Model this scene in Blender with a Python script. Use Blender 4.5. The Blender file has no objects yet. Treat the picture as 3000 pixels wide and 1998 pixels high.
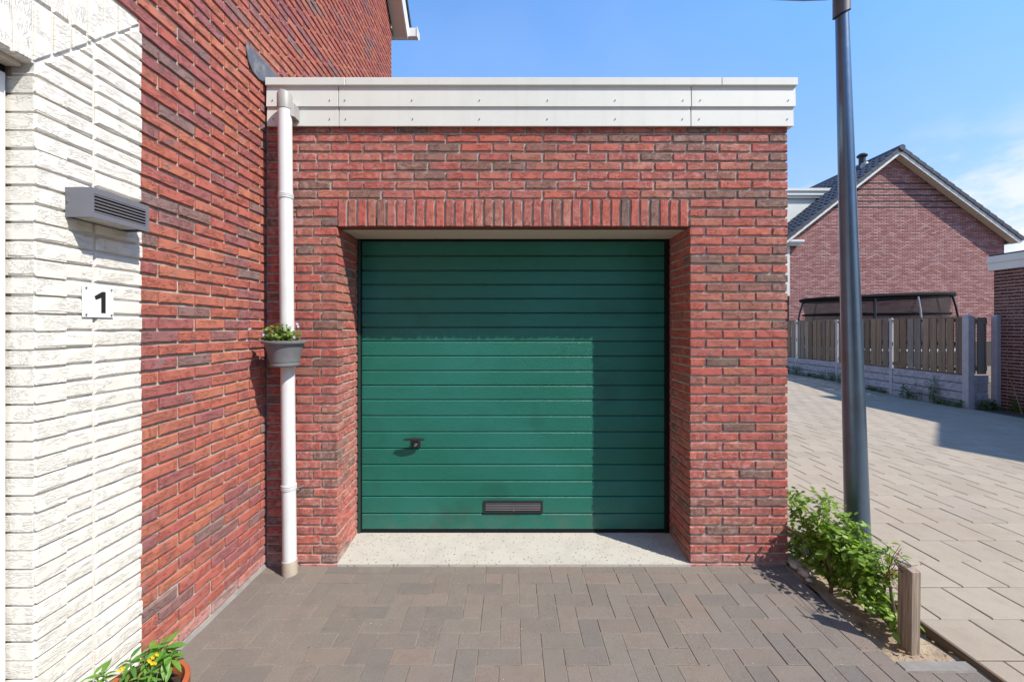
import bpy, bmesh, math, random
import numpy as np
from mathutils import Vector, Matrix
rad = math.radians
random.seed(7)
RNG = np.random.RandomState(11)
S = bpy.context.scene
COL = S.collection

# ------------------------------------------------------------------ camera, sky, sun, exposure
F, CAMZ = 1215.0, 1.56
cam = bpy.data.cameras.new("camera"); camo = bpy.data.objects.new("camera", cam); COL.objects.link(camo)
camo.location = (0, 0, CAMZ); camo.rotation_euler = (rad(90), 0, 0)
cam.sensor_width = 36; cam.lens = F/3000*36
cam.shift_x = 0.001; cam.shift_y = -38/3000
cam.clip_start = 0.05; cam.clip_end = 2000
S.camera = camo
SUN = Vector((0.5765, -0.366, 0.752)).normalized()
sun = bpy.data.lights.new("sun", 'SUN'); suno = bpy.data.objects.new("sun", sun); COL.objects.link(suno)
sun.energy = 5.0; sun.angle = rad(0.5); sun.color = (1.0, 0.94, 0.84)
suno.rotation_euler = SUN.to_track_quat('Z', 'Y').to_euler()
world = bpy.data.worlds.new("World"); S.world = world; world.use_nodes = True
SKY_STRENGTH = 0.15
S.view_settings.view_transform = 'Standard'; S.view_settings.look = 'None'
S.view_settings.gamma = 1; S.view_settings.use_curve_mapping = False
S.view_settings.exposure = 0.5
S.render.resolution_x = 1024; S.render.resolution_y = 681
S.cycles.max_bounces = 6; S.cycles.diffuse_bounces = 4; S.cycles.glossy_bounces = 3
S.cycles.transparent_max_bounces = 12

# ------------------------------------------------------------------ node helpers
class NT:
    def __init__(s, tree): s.t = tree; s.n = tree.nodes
    def new(s, typ, attrs=None, **inp):
        nd = s.n.new(typ)
        for k, v in (attrs or {}).items(): setattr(nd, k, v)
        for k, v in inp.items():
            key = int(k[1:]) if k[0] == 'i' and k[1:].isdigit() else k.replace('_', ' ')
            sock = nd.inputs[key]
            if isinstance(v, bpy.types.NodeSocket): s.t.links.new(v, sock)
            elif isinstance(v, bpy.types.Node): s.t.links.new(v.outputs[0], sock)
            else: sock.default_value = v
        return nd
    def math(s, op, a, b=0.0, c=0.0, clamp=False):
        return s.new('ShaderNodeMath', dict(operation=op, use_clamp=clamp), i0=a, i1=b, i2=c).outputs[0]
    def vmath(s, op, a, b=(0, 0, 0)):
        return s.new('ShaderNodeVectorMath', dict(operation=op), i0=a, i1=b).outputs[0]
    def noise(s, vec, scale, detail=2.0, rough=0.5, dist=0.0):
        return s.new('ShaderNodeTexNoise', Vector=vec, Scale=scale, Detail=detail, Roughness=rough, Distortion=dist).outputs['Fac']
    def mix(s, fac, a, b, mode='MIX'):
        nd = s.n.new('ShaderNodeMix'); nd.data_type = 'RGBA'; nd.blend_type = mode
        for i, v in ((0, fac), (6, a), (7, b)):
            if isinstance(v, bpy.types.NodeSocket): s.t.links.new(v, nd.inputs[i])
            else: nd.inputs[i].default_value = (v if i == 0 else (*v[:3], 1))
        return nd.outputs[2]
    def ramp(s, fac, stops, interp='LINEAR'):
        nd = s.n.new('ShaderNodeValToRGB'); cr = nd.color_ramp; cr.interpolation = interp
        while len(cr.elements) < len(stops): cr.elements.new(0.5)
        for e, (p, c) in zip(cr.elements, stops):
            e.position = p; e.color = (*c, 1) if len(c) == 3 else c
        s.t.links.new(fac, nd.inputs[0]); return nd.outputs[0]
    def step(s, v, lo, hi):
        return s.new('ShaderNodeMapRange', dict(interpolation_type='SMOOTHSTEP'), Value=v, From_Min=lo, From_Max=hi).outputs[0]

def newmat(name):
    m = bpy.data.materials.new(name); m.use_nodes = True
    nt = NT(m.node_tree); b = m.node_tree.nodes['Principled BSDF']
    return m, nt, b
def lk(nt, a, sock): nt.t.links.new(a, sock)

def rnd_nodes(nt):
    oi = nt.n.new('ShaderNodeObjectInfo'); at = nt.new('ShaderNodeAttribute', dict(attribute_name='tint'))
    r = nt.math('FRACT', nt.math('ADD', oi.outputs['Random'], at.outputs['Fac']))
    wn = nt.new('ShaderNodeTexWhiteNoise', dict(noise_dimensions='1D'), W=nt.math('MULTIPLY', r, 71.3))
    return r, wn.outputs['Value'], wn.outputs['Color']
def uvrnd(nt, r):
    uv = nt.n.new('ShaderNodeUVMap').outputs[0]
    off = nt.new('ShaderNodeCombineXYZ', X=nt.math('MULTIPLY', r, 37.0), Y=nt.math('MULTIPLY', r, 91.0), Z=nt.math('MULTIPLY', r, 13.0)).outputs[0]
    return nt.vmath('ADD', uv, off)

def brick_mat(name, stops, patch=(0.13, 0.10, 0.11), patch_amt=0.7, efflor=0.0, crease=1.0, grain=0.22, rough=0.85, mottle=(0.15, 0.075, 0.06), bloom=0.0, bdist=0.0036):
    m, nt, b = newmat(name)
    r, r2, _ = rnd_nodes(nt); v = uvrnd(nt, r)
    base = nt.ramp(r2, stops)
    # per brick mottling between lighter and duller fired clay
    n1 = nt.noise(v, 14, 3, 0.6)
    base = nt.mix(nt.step(n1, 0.45, 0.70), base, nt.mix(0.28, base, mottle))
    if patch_amt > 0:
        n2 = nt.noise(v, 17, 2, 0.55)
        f = nt.math('MULTIPLY', nt.step(n2, 0.60, 0.72), patch_amt)
        sp = nt.step(nt.noise(v, 260, 2), 0.5, 0.66)
        base = nt.mix(f, base, nt.mix(sp, patch, (0.34, 0.31, 0.29)))
    if efflor > 0:
        pos = nt.n.new('ShaderNodeNewGeometry').outputs['Position']
        big = nt.step(nt.noise(pos, 0.9, 2), 0.40, 0.62)
        sm = nt.step(nt.noise(v, 30, 4, 0.65), 0.44, 0.68)
        base = nt.mix(nt.math('MULTIPLY', nt.math('MULTIPLY', big, sm), efflor), base, (0.56, 0.38, 0.35))
    if bloom > 0:
        pz = nt.new('ShaderNodeSeparateXYZ', i0=nt.n.new('ShaderNodeNewGeometry').outputs['Position']).outputs['Z']
        lowf = nt.math('SUBTRACT', 1.0, nt.step(nt.math('ADD', pz, nt.math('MULTIPLY', nt.noise(v, 8, 2), 0.10)), 0.07, 0.16))
        base = nt.mix(nt.math('MULTIPLY', lowf, bloom), base, (0.50, 0.33, 0.30))
    g = nt.noise(v, 420, 2, 0.7)
    base = nt.mix(1.0, base, nt.ramp(g, [(0.25, (1-grain,)*3), (0.75, (1+grain,)*3)]), 'MULTIPLY')
    lk(nt, base, b.inputs['Base Color']); b.inputs['Roughness'].default_value = rough
    b.inputs['Specular IOR Level'].default_value = 0.25
    sc = nt.vmath('MULTIPLY', v, (16, 62, 20))
    cn = nt.noise(sc, 1.0, 2.5, 0.55, 1.3)
    ridge = nt.math('ABSOLUTE', nt.math('SUBTRACT', cn, 0.5))
    cr = nt.math('SUBTRACT', 1.0, nt.step(ridge, 0.0, 0.045))
    mask = nt.step(nt.noise(v, 16, 1), 0.40, 0.52)
    h = nt.math('SUBTRACT', nt.math('MULTIPLY', nt.noise(v, 130, 3, 0.6), 0.38), nt.math('MULTIPLY', nt.math('MULTIPLY', cr, mask), crease))
    bp = nt.new('ShaderNodeBump', Strength=1.0, Distance=bdist, Height=h)
    lk(nt, bp.outputs[0], b.inputs['Normal'])
    return m

def simple_mat(name, col, rough=0.6, metal=0.0, var=0.12, scale=6.0, bump=0.0, bscale=60.0, spec=0.5, dirt=None, dirt_amt=0.0, dscale=3.0):
    m, nt, b = newmat(name)
    pos = nt.n.new('ShaderNodeNewGeometry').outputs['Position']
    n = nt.noise(pos, scale, 4, 0.6)
    c = nt.mix(1.0, col, nt.ramp(n, [(0.3, (1-var,)*3), (0.7, (1+var*0.6,)*3)]), 'MULTIPLY')
    if dirt is not None:
        dn = nt.step(nt.noise(pos, dscale, 5, 0.65), 0.5, 0.72)
        c = nt.mix(nt.math('MULTIPLY', dn, dirt_amt), c, dirt)
    lk(nt, c, b.inputs['Base Color'])
    rn = nt.noise(pos, scale*3, 3)
    lk(nt, nt.math('ADD', nt.math('MULTIPLY', rn, 0.14), rough-0.07), b.inputs['Roughness'])
    b.inputs['Metallic'].default_value = metal; b.inputs['Specular IOR Level'].default_value = spec
    if bump > 0:
        bp = nt.new('ShaderNodeBump', Strength=1.0, Distance=bump, Height=nt.noise(pos, bscale, 4, 0.6))
        lk(nt, bp.outputs[0], b.inputs['Normal'])
    return m

def stone_mat(name, stops, speck, speck_amt, stain=(0.2, 0.16, 0.12), rough=0.9, sscale=380, stain_amt=0.35):
    m, nt, b = newmat(name)
    r, r2, _ = rnd_nodes(nt)
    pos = nt.n.new('ShaderNodeNewGeometry').outputs['Position']
    base = nt.ramp(r2, stops)
    st = nt.step(nt.noise(pos, 1.6, 5, 0.6), 0.45, 0.72)
    base = nt.mix(nt.math('MULTIPLY', st, stain_amt), base, stain)
    base = nt.mix(nt.math('MULTIPLY', nt.step(nt.noise(pos, 9, 4, 0.7), 0.45, 0.7), 0.22), base, nt.mix(1.0, base, (0.62, 0.6, 0.58), 'MULTIPLY'))
    s1 = nt.noise(pos, sscale, 2, 0.6)
    base = nt.mix(1.0, base, nt.ramp(s1, [(0.3, (1-speck_amt,)*3), (0.7, (1+speck_amt,)*3)]), 'MULTIPLY')
    s2 = nt.step(nt.noise(pos, sscale*0.55, 1), 0.70, 0.76)
    base = nt.mix(nt.math('MULTIPLY', s2, 0.6), base, speck)
    lk(nt, base, b.inputs['Base Color']); b.inputs['Roughness'].default_value = rough
    b.inputs['Specular IOR Level'].default_value = 0.25
    bp = nt.new('ShaderNodeBump', Strength=0.8, Distance=0.0015, Height=nt.math('ADD', s1, nt.noise(pos, 60, 3)))
    lk(nt, bp.outputs[0], b.inputs['Normal'])
    return m

def wood_mat(name, stops, axis='Z', grain=0.35, rough=0.85, bumpd=0.0015):
    m, nt, b = newmat(name)
    r, r2, rc = rnd_nodes(nt)
    pos = nt.n.new('ShaderNodeNewGeometry').outputs['Position']
    pos = nt.vmath('ADD', pos, nt.vmath('SCALE', rc)) if False else nt.vmath('ADD', pos, nt.vmath('MULTIPLY', rc, (7, 7, 7)))
    s = dict(Z=(1, 1, 0.05), X=(0.05, 1, 1), Y=(1, 0.05, 1))[axis]
    g = nt.noise(nt.vmath('MULTIPLY', pos, s), 90, 4, 0.6, 0.6)
    g2 = nt.noise(nt.vmath('MULTIPLY', pos, s), 16, 3, 0.6, 1.0)
    base = nt.ramp(r2, stops)
    base = nt.mix(1.0, base, nt.ramp(g, [(0.3, (1-grain,)*3), (0.7, (1+grain,)*3)]), 'MULTIPLY')
    base = nt.mix(1.0, base, nt.ramp(g2, [(0.35, (0.78,)*3), (0.7, (1.15,)*3)]), 'MULTIPLY')
    lk(nt, base, b.inputs['Base Color']); b.inputs['Roughness'].default_value = rough
    b.inputs['Specular IOR Level'].default_value = 0.25
    bp = nt.new('ShaderNodeBump', Strength=1.0, Distance=bumpd, Height=g); lk(nt, bp.outputs[0], b.inputs['Normal'])
    return m

def leaf_mat(name, stops, rough=0.45):
    m, nt, b = newmat(name)
    r, r2, _ = rnd_nodes(nt)
    base = nt.ramp(r2, stops)
    lk(nt, base, b.inputs['Base Color']); b.inputs['Roughness'].default_value = rough
    b.inputs['Specular IOR Level'].default_value = 0.4
    tr = nt.new('ShaderNodeBsdfTranslucent', Color=nt.mix(1.0, base, (1.5, 1.6, 0.6), 'MULTIPLY'))
    mx = nt.new('ShaderNodeMixShader', i0=0.35, i1=b.outputs[0], i2=tr.outputs[0])
    nt.t.links.new(mx.outputs[0], nt.n['Material Output'].inputs[0])
    return m

# ------------------------------------------------------------------ sky
w = NT(world.node_tree); bg = world.node_tree.nodes['Background']
sky = w.new('ShaderNodeTexSky', dict(sky_type='NISHITA', sun_disc=False, sun_elevation=math.asin(SUN.z),
            sun_rotation=math.atan2(SUN.x, SUN.y), altitude=0, air_density=1.3, dust_density=0.1, ozone_density=4.0)).outputs[0]
tc = w.n.new('ShaderNodeTexCoord').outputs['Generated']
sep = w.new('ShaderNodeSeparateXYZ', i0=tc)
zc = w.math('MAXIMUM', sep.outputs['Z'], 0.06)
cv = w.new('ShaderNodeCombineXYZ', X=w.math('DIVIDE', sep.outputs['X'], zc), Y=w.math('DIVIDE', sep.outputs['Y'], zc), Z=0.0).outputs[0]
cl = w.noise(w.vmath('MULTIPLY', tc, (1.0, 1.0, 2.2)), 4.2, 7, 0.60)
veil = w.noise(tc, 1.3, 4, 0.6)
lowband = w.math('SUBTRACT', 1.0, w.step(sep.outputs['Z'], 0.16, 0.36))
cf = w.math('MULTIPLY', w.step(w.math('ADD', cl, w.math('MULTIPLY', lowband, 0.10)), 0.50, 0.66), w.math('MULTIPLY', lowband, 0.85))
cf = w.math('ADD', cf, w.math('MULTIPLY', w.step(veil, 0.45, 0.75), 0.08), clamp=True)
sky = w.mix(1.0, sky, w.ramp(sep.outputs['Z'], [(0.05, (0.88, 0.70, 0.73)), (0.55, (0.84, 1.14, 1.40))]), 'MULTIPLY')
skyc = w.mix(cf, sky, (4.9, 4.9, 5.2))
lk(w, skyc, bg.inputs['Color']); bg.inputs['Strength'].default_value = SKY_STRENGTH

# ------------------------------------------------------------------ object helpers
def props(o, label=None, cat=None, group=None, kind=None):
    if label: o['label'] = label
    if cat: o['category'] = cat
    if group: o['group'] = group
    if kind: o['kind'] = kind
    return o
def link(o, parent=None):
    COL.objects.link(o)
    if parent is not None: o.parent = parent
    return o
def thing(name, loc, label, cat, group=None):
    o = bpy.data.objects.new(name, None); o.empty_display_size = 0.1
    COL.objects.link(o); o.location = loc
    return props(o, label, cat, group)
def wpos(o):
    v = Vector((0, 0, 0))
    while o is not None: v += o.location; o = o.parent
    return v
class MB:
    def __init__(s): s.v = []; s.f = []; s.smooth = False
    def add(s, vs, fs):
        n = len(s.v); s.v += [tuple(v) for v in vs]; s.f += [tuple(i+n for i in f) for f in fs]; return s
    def hexa(s, p):   # p: 8 points, bottom ring 0-3 (ccw from above), top ring 4-7
        return s.add(p, [(3, 2, 1, 0), (4, 5, 6, 7), (0, 1, 5, 4), (1, 2, 6, 5), (2, 3, 7, 6), (3, 0, 4, 7)])
    def box(s, x0, x1, y0, y1, z0, z1):
        return s.hexa([(x0, y0, z0), (x1, y0, z0), (x1, y1, z0), (x0, y1, z0), (x0, y0, z1), (x1, y0, z1), (x1, y1, z1), (x0, y1, z1)])
    def prism(s, pts, axis, a, b):  # 2D polygon extruded along axis
        def P(u, v, t): return {'X': (t, u, v), 'Y': (u, t, v), 'Z': (u, v, t)}[axis]
        n = len(pts); vs = [P(u, v, a) for u, v in pts] + [P(u, v, b) for u, v in pts]
        fs = [tuple(range(n)), tuple(range(2*n-1, n-1, -1))] + [(i, i+n, (i+1) % n+n, (i+1) % n) for i in range(n)]
        return s.add(vs, fs)
    def tube(s, path, r, n=12, cap=True):
        path = [Vector(p) for p in path]; rs = r if isinstance(r, (list, tuple)) else [r]*len(path)
        rings = []; up = Vector((0, 0, 1))
        for i, p in enumerate(path):
            t = (path[min(i+1, len(path)-1)]-path[max(i-1, 0)]).normalized()
            a = t.cross(up) if abs(t.dot(up)) < 0.95 else t.cross(Vector((0, 1, 0)))
            a.normalize(); b = t.cross(a)
            rings.append([p+(a*math.cos(2*math.pi*k/n)+b*math.sin(2*math.pi*k/n))*rs[i] for k in range(n)])
        vs = [v for r_ in rings for v in r_]; fs = []
        for i in range(len(path)-1):
            for k in range(n): fs.append((i*n+k, i*n+(k+1) % n, (i+1)*n+(k+1) % n, (i+1)*n+k))
        if cap: fs += [tuple(range(n)), tuple(range(len(vs)-1, len(vs)-1-n, -1))]
        return s.add(vs, fs)
    def lathe(s, prof, c=(0, 0), n=32, squash=None, cap=False):
        vs = []; fs = []
        for (r, z) in prof:
            for k in range(n):
                a = 2*math.pi*k/n; x, y = r*math.cos(a), r*math.sin(a)
                if squash: x, y = squash(x, y)
                vs.append((c[0]+x, c[1]+y, z))
        for i in range(len(prof)-1):
            for k in range(n): fs.append((i*n+k, i*n+(k+1) % n, (i+1)*n+(k+1) % n, (i+1)*n+k))
        if cap: fs += [tuple(range(n)), tuple(range(len(vs)-1, len(vs)-1-n, -1))]
        return s.add(vs, fs)
    def mesh(s, name, mat, bevel=0, smooth=False):
        me = bpy.data.meshes.new(name); bm = bmesh.new()
        vv = [bm.verts.new(v) for v in s.v]
        for f in s.f:
            try: bm.faces.new([vv[i] for i in f])
            except ValueError: pass
        bmesh.ops.recalc_face_normals(bm, faces=bm.faces[:])
        if bevel: bmesh.ops.bevel(bm, geom=bm.edges[:], offset=bevel, segments=2 if bevel > 0.004 else 1, affect='EDGES', profile=0.6, clamp_overlap=True)
        bm.to_mesh(me); bm.free()
        if smooth:
            me.shade_smooth()
            me.set_sharp_from_angle(angle=rad(38))
        me.materials.append(mat); return me
    def build(s, name, mat, parent=None, bevel=0, smooth=False, **kw):
        wp = wpos(parent) if parent is not None else Vector((0, 0, 0))
        if wp.length > 0: s.v = [tuple(Vector(v)-wp) for v in s.v]
        o = bpy.data.objects.new(name, s.mesh(name, mat, bevel, smooth)); link(o, parent)
        return props(o, **kw)

# --- brick-like unit meshes: unit box, front at y=0 facing -y, jittered worn rim
def brick_variants(tag, mat, n, L=0.21, D=0.1, H=0.05, bev=0.004, jit=0.0021, nx=4, rough_front=0.0012):
    out = []
    for i in range(n):
        vs = []; zs = [bev/H, 1-bev/H]; xs = [bev/L + (1-2*bev/L)*k/(nx-1) for k in range(nx)]
        J = lambda a, s: random.uniform(-a, a)/s
        for z in zs:
            for x in xs: vs.append((x+J(jit, L), J(rough_front, D), z+J(jit, H)))
        loop = [(k, 0) for k in range(nx)] + [(k, 1) for k in range(nx-1, -1, -1)]
        idx = [k+z*nx for k, z in loop]; m = len(loop); n0 = len(vs)
        for (k, z) in loop:
            x = 0.0 if k == 0 else 1.0 if k == nx-1 else xs[k]
            vs.append((x+J(jit*0.5, L), bev/D, (0.0 if z == 0 else 1.0)+J(jit, H)))
        for j in range(m):
            v = vs[n0+j]; vs.append((v[0], 1.0, v[2]))
        fs = [(k, k+1, k+1+nx, k+nx) for k in range(nx-1)]
        uvn = ['f']*(nx-1)
        for j in range(m):
            j2 = (j+1) % m
            fs.append((n0+j, n0+j2, idx[j2], idx[j])); uvn.append('f')
            fs.append((n0+m+j, n0+m+j2, n0+j2, n0+j)); uvn.append('x' if (loop[j][0] == loop[j2][0]) else 'z')
        fs.append(tuple(n0+m+j for j in range(m-1, -1, -1))); uvn.append('f')
        me = bpy.data.meshes.new(tag); me.from_pydata(vs, [], fs)
        uv = me.uv_layers.new(name='UVMap')
        for p, t in zip(me.polygons, uvn):
            for li in p.loop_indices:
                x, y, z = vs[me.loops[li].vertex_index]
                uv.data[li].uv = (x*L, z*H) if t == 'f' else (y*D, z*H+0.3) if t == 'x' else (x*L+0.5, y*D)
        me.materials.append(mat); me.update(); out.append(me)
    return out

def place(parent, name, stuffname, variants, items, limit=300, use_tint=True):
    """items: (priority, loc, rotz or Matrix3, scale) ; the first `limit` become objects, the rest one stuff mesh"""
    items = sorted(items, key=lambda t: -t[0])
    wp = wpos(parent) if parent is not None else Vector((0, 0, 0))
    for k, (_, loc, rot, sc) in enumerate(items[:limit]):
        o = bpy.data.objects.new(name, variants[random.randrange(len(variants))])
        o.location = Vector(loc)-wp
        if isinstance(rot, Matrix): o.rotation_euler = rot.to_euler()
        elif isinstance(rot, (tuple, list)): o.rotation_euler = rot
        else: o.rotation_euler = (0, 0, rot)
        o.scale = sc; link(o, parent)
    rest = items[limit:]
    if rest:
        V = []; Fc = []; UV = []; T = []; n = 0
        dat = []
        for me in variants:
            co = np.array([v.co[:] for v in me.vertices]); fs = [tuple(p.vertices) for p in me.polygons]
            uv = np.array([d.uv[:] for d in me.uv_layers[0].data]) if me.uv_layers else None
            dat.append((co, fs, uv))
        for (_, loc, rot, sc) in rest:
            co, fs, uv = dat[random.randrange(len(dat))]
            if isinstance(rot, Matrix): R = np.array(rot.to_3x3())
            elif isinstance(rot, (tuple, list)):
                from mathutils import Euler
                R = np.array(Euler(rot).to_matrix())
            else:
                c, s_ = math.cos(rot), math.sin(rot); R = np.array([[c, -s_, 0], [s_, c, 0], [0, 0, 1]])
            V.append((co*np.array(sc)) @ R.T + np.array(Vector(loc)-wp)); Fc += [tuple(i+n for i in f) for f in fs]
            n += len(co); T += [random.random()]*len(co)
            if uv is not None: UV.append(uv)
        V = np.concatenate(V)
        me = bpy.data.meshes.new(stuffname); me.from_pydata(V.tolist(), [], Fc)
        if UV:
            l = me.uv_layers.new(name='UVMap'); l.data.foreach_set('uv', np.concatenate(UV).ravel())
        a = me.attributes.new('tint', 'FLOAT', 'POINT'); a.data.foreach_set('value', T)
        me.materials.append(variants[0].materials[0]); me.update()
        o = bpy.data.objects.new(stuffname, me); link(o, parent); o['kind'] = 'stuff'
def inview(p):
    x, y, z = p
    if y < 0.3: return False
    u = x/y*F+1497; v = 961-(z-CAMZ)/y*F
    return -60 < u < 3060 and -60 < v < 2060
def prio(p): return (1000.0 if inview(p) else 0.0)/(max(p[1], 0.3)**2)+random.random()*0.01

# ------------------------------------------------------------------ materials
RED = [(0.0, (0.402, 0.124, 0.084)), (0.25, (0.372, 0.107, 0.084)), (0.5, (0.432, 0.155, 0.095)), (0.74, (0.328, 0.103, 0.090)), (0.90, (0.283, 0.107, 0.106)), (0.975, (0.230, 0.133, 0.119)), (1.0, (0.223, 0.144, 0.134))]
M_house = brick_mat('red_brick', RED, patch_amt=0.65, bloom=0.6, bdist=0.0030)
GAR = [(0.0, (0.444, 0.125, 0.088)), (0.3, (0.408, 0.107, 0.084)), (0.5, (0.372, 0.120, 0.098)), (0.72, (0.417, 0.152, 0.107)), (0.88, (0.275, 0.125, 0.098)), (0.96, (0.222, 0.125, 0.098)), (1.0, (0.177, 0.120, 0.098))]
M_gar = brick_mat('garage_brick', GAR, patch_amt=0.55, efflor=0.42, bloom=0.35)
M_white = brick_mat('painted_brick', bdist=0.0028, stops= [(0, (0.708, 0.681, 0.609)), (1, (0.674, 0.647, 0.577))], patch_amt=0, crease=0.55, grain=0.03, rough=0.6, mottle=(0.632, 0.602, 0.517))
# keep the painted brick clean: no clay mottling
for nd in M_white.node_tree.nodes:
    if nd.bl_idname == 'ShaderNodeMix' and nd.blend_type == 'MIX' and not nd.inputs[7].is_linked and abs(nd.inputs[7].default_value[0]-0.17) < 1e-3:
        nd.inputs[7].default_value = (0.62, 0.58, 0.49, 1)
M_far = brick_mat('far_brick', [(0, (0.316, 0.126, 0.112)), (0.5, (0.402, 0.200, 0.185)), (0.8, (0.497, 0.296, 0.281)), (1, (0.239, 0.106, 0.100))], patch_amt=0.0, crease=0.0)
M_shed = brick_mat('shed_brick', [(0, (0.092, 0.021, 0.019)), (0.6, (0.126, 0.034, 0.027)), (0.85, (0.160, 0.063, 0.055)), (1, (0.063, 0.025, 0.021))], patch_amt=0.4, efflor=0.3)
M_mortar = simple_mat('mortar', (0.439, 0.392, 0.331), 0.95, var=0.3, scale=30, bump=0.003, bscale=250, spec=0.2)
M_mortar_w = simple_mat('painted_mortar', (0.590, 0.570, 0.532), 0.75, var=0.06, scale=20, bump=0.002, bscale=200, spec=0.3)
M_mortar_d = simple_mat('dark_mortar', (0.080, 0.064, 0.060), 0.95, var=0.2, scale=20, spec=0.2)
M_paver = stone_mat('paver', [(0, (0.152, 0.132, 0.115)), (0.35, (0.170, 0.148, 0.128)), (0.6, (0.180, 0.149, 0.128)), (0.8, (0.138, 0.125, 0.113)), (1, (0.188, 0.148, 0.124))], (0.386, 0.339, 0.282), 0.30)
M_tile = stone_mat('paving_tile', [(0, (0.311, 0.268, 0.208)), (0.5, (0.339, 0.291, 0.228)), (1, (0.293, 0.250, 0.199))], (0.412, 0.376, 0.316), 0.10, stain=(0.239, 0.179, 0.124), stain_amt=0.25)
M_joint = simple_mat('joint_sand', (0.22, 0.19, 0.15), 0.95, var=0.3, scale=14, bump=0.002, bscale=300, spec=0.1)
M_jointd = simple_mat('road_joint', (0.096, 0.080, 0.064), 0.95, var=0.3, scale=14, bump=0.002, bscale=300, spec=0.1)
M_ground = simple_mat('bare_ground', (0.20, 0.16, 0.12), 0.95, var=0.4, scale=2, bump=0.01, bscale=20, spec=0.1)
M_soil = simple_mat('sandy_soil', (0.36, 0.28, 0.20), 0.95, var=0.35, scale=8, bump=0.008, bscale=90, spec=0.1, dirt=(0.09, 0.06, 0.04), dirt_amt=0.8, dscale=7)
M_potsoil = simple_mat('potting_soil', (0.05, 0.033, 0.024), 0.95, var=0.4, scale=40, bump=0.006, bscale=120, spec=0.1)
M_conc = simple_mat('kerb_concrete', (0.216, 0.202, 0.187), 0.9, var=0.2, scale=12, bump=0.001, bscale=200, spec=0.2)
M_terr, _nt, _b = newmat('terrazzo')
_p = _nt.n.new('ShaderNodeNewGeometry').outputs['Position']
_c = _nt.mix(_nt.step(_nt.noise(_p, 7, 4, 0.6), 0.4, 0.7), (0.427, 0.410, 0.358), (0.385, 0.366, 0.327))
_vo = _nt.new('ShaderNodeTexVoronoi', Vector=_nt.vmath('MULTIPLY', _p, (42, 58, 42)), Scale=1.0)
_vc = _nt.new('ShaderNodeSeparateColor', i0=_vo.outputs['Color'])
_k = _nt.math('MULTIPLY', _nt.math('SUBTRACT', 1.0, _nt.step(_vo.outputs['Distance'], 0.20, 0.30)), _nt.step(_vc.outputs[0], 0.50, 0.54))
_c = _nt.mix(_k, _c, _nt.ramp(_vc.outputs[1], [(0, (0.09, 0.07, 0.06)), (0.5, (0.30, 0.20, 0.13)), (1, (0.2, 0.18, 0.17))]))
_c = _nt.mix(_nt.math('MULTIPLY', _nt.step(_nt.noise(_p, 190, 2), 0.60, 0.66), 0.6), _c, (0.28, 0.21, 0.16))
lk(_nt, _c, _b.inputs['Base Color']); _b.inputs['Roughness'].default_value = 0.6
M_trim = simple_mat('white_trim', (0.618, 0.634, 0.587), 0.45, var=0.03, scale=3, spec=0.4, dirt=(0.479, 0.466, 0.387), dirt_amt=0.12, dscale=2.5)
def streaks(m, amt, col=(0.40, 0.38, 0.32)):
    nt = NT(m.node_tree); b = m.node_tree.nodes['Principled BSDF']; src = b.inputs['Base Color'].links[0].from_socket
    pos = nt.n.new('ShaderNodeNewGeometry').outputs['Position']
    st = nt.step(nt.noise(nt.vmath('MULTIPLY', pos, (14, 14, 0.9)), 1.0, 4, 0.6), 0.50, 0.74)
    sp = nt.step(nt.noise(pos, 70, 2), 0.68, 0.76)
    f = nt.math('ADD', nt.math('MULTIPLY', st, amt), nt.math('MULTIPLY', sp, amt*1.3), clamp=True)
    nt.t.links.new(nt.mix(f, src, col), b.inputs['Base Color'])
streaks(M_trim, 0.13)
M_cream = simple_mat('cream_panel', (0.555, 0.510, 0.413), 0.55, var=0.05, scale=3)
M_pvc = simple_mat('white_pvc', (0.612, 0.625, 0.625), 0.32, var=0.03, scale=5, spec=0.5, dirt=(0.437, 0.432, 0.402), dirt_amt=0.25, dscale=6)
streaks(M_pvc, 0.12)
M_pvcg = simple_mat('grey_pvc', (0.30, 0.29, 0.27), 0.5, var=0.1, scale=8)
M_pvcb = simple_mat('beige_pvc', (0.40, 0.34, 0.27), 0.7, var=0.2, scale=14)
M_screw = simple_mat('screw_metal', (0.352, 0.341, 0.330), 0.4, metal=0.6)
M_black = simple_mat('black_rubber', (0.010, 0.010, 0.011), 0.85, var=0.1, spec=0.15)
M_blackp = simple_mat('black_plastic', (0.018, 0.018, 0.02), 0.32, var=0.1)
M_frame = simple_mat('dark_green_frame', (0.012, 0.060, 0.045), 0.4)
M_grey = simple_mat('grey_powder_coat', (0.143, 0.146, 0.169), 0.5, var=0.05, scale=10)
M_potg = simple_mat('grey_plastic_pot', (0.14, 0.145, 0.155), 0.5, var=0.08, scale=20)
M_terra = simple_mat('terracotta', (0.390, 0.098, 0.038), 0.6, var=0.12, scale=18)
M_enamel = simple_mat('white_enamel', (0.731, 0.739, 0.748), 0.18, var=0.02)
M_digit = simple_mat('digit_enamel', (0.025, 0.025, 0.020), 0.2, var=0.1)
M_lead = simple_mat('lead_sheet', (0.10, 0.105, 0.12), 0.6, var=0.25, scale=9, dirt=(0.26, 0.25, 0.22), dirt_amt=0.8, dscale=11, bump=0.004, bscale=16)
M_pole = simple_mat('anthracite_pole', (0.120, 0.175, 0.240), 0.32, metal=0.72, var=0.10, scale=5, spec=0.6, dirt=(0.10, 0.09, 0.085), dirt_amt=0.35, dscale=6)
M_poleh = simple_mat('lamp_head_grey', (0.10, 0.095, 0.10), 0.45, var=0.1)
M_lens = simple_mat('lamp_glass', (0.55, 0.55, 0.50), 0.15)
M_rooft = simple_mat('roof_tile_black', (0.035, 0.038, 0.048), 0.42, var=0.25, scale=5, spec=0.6)
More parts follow.
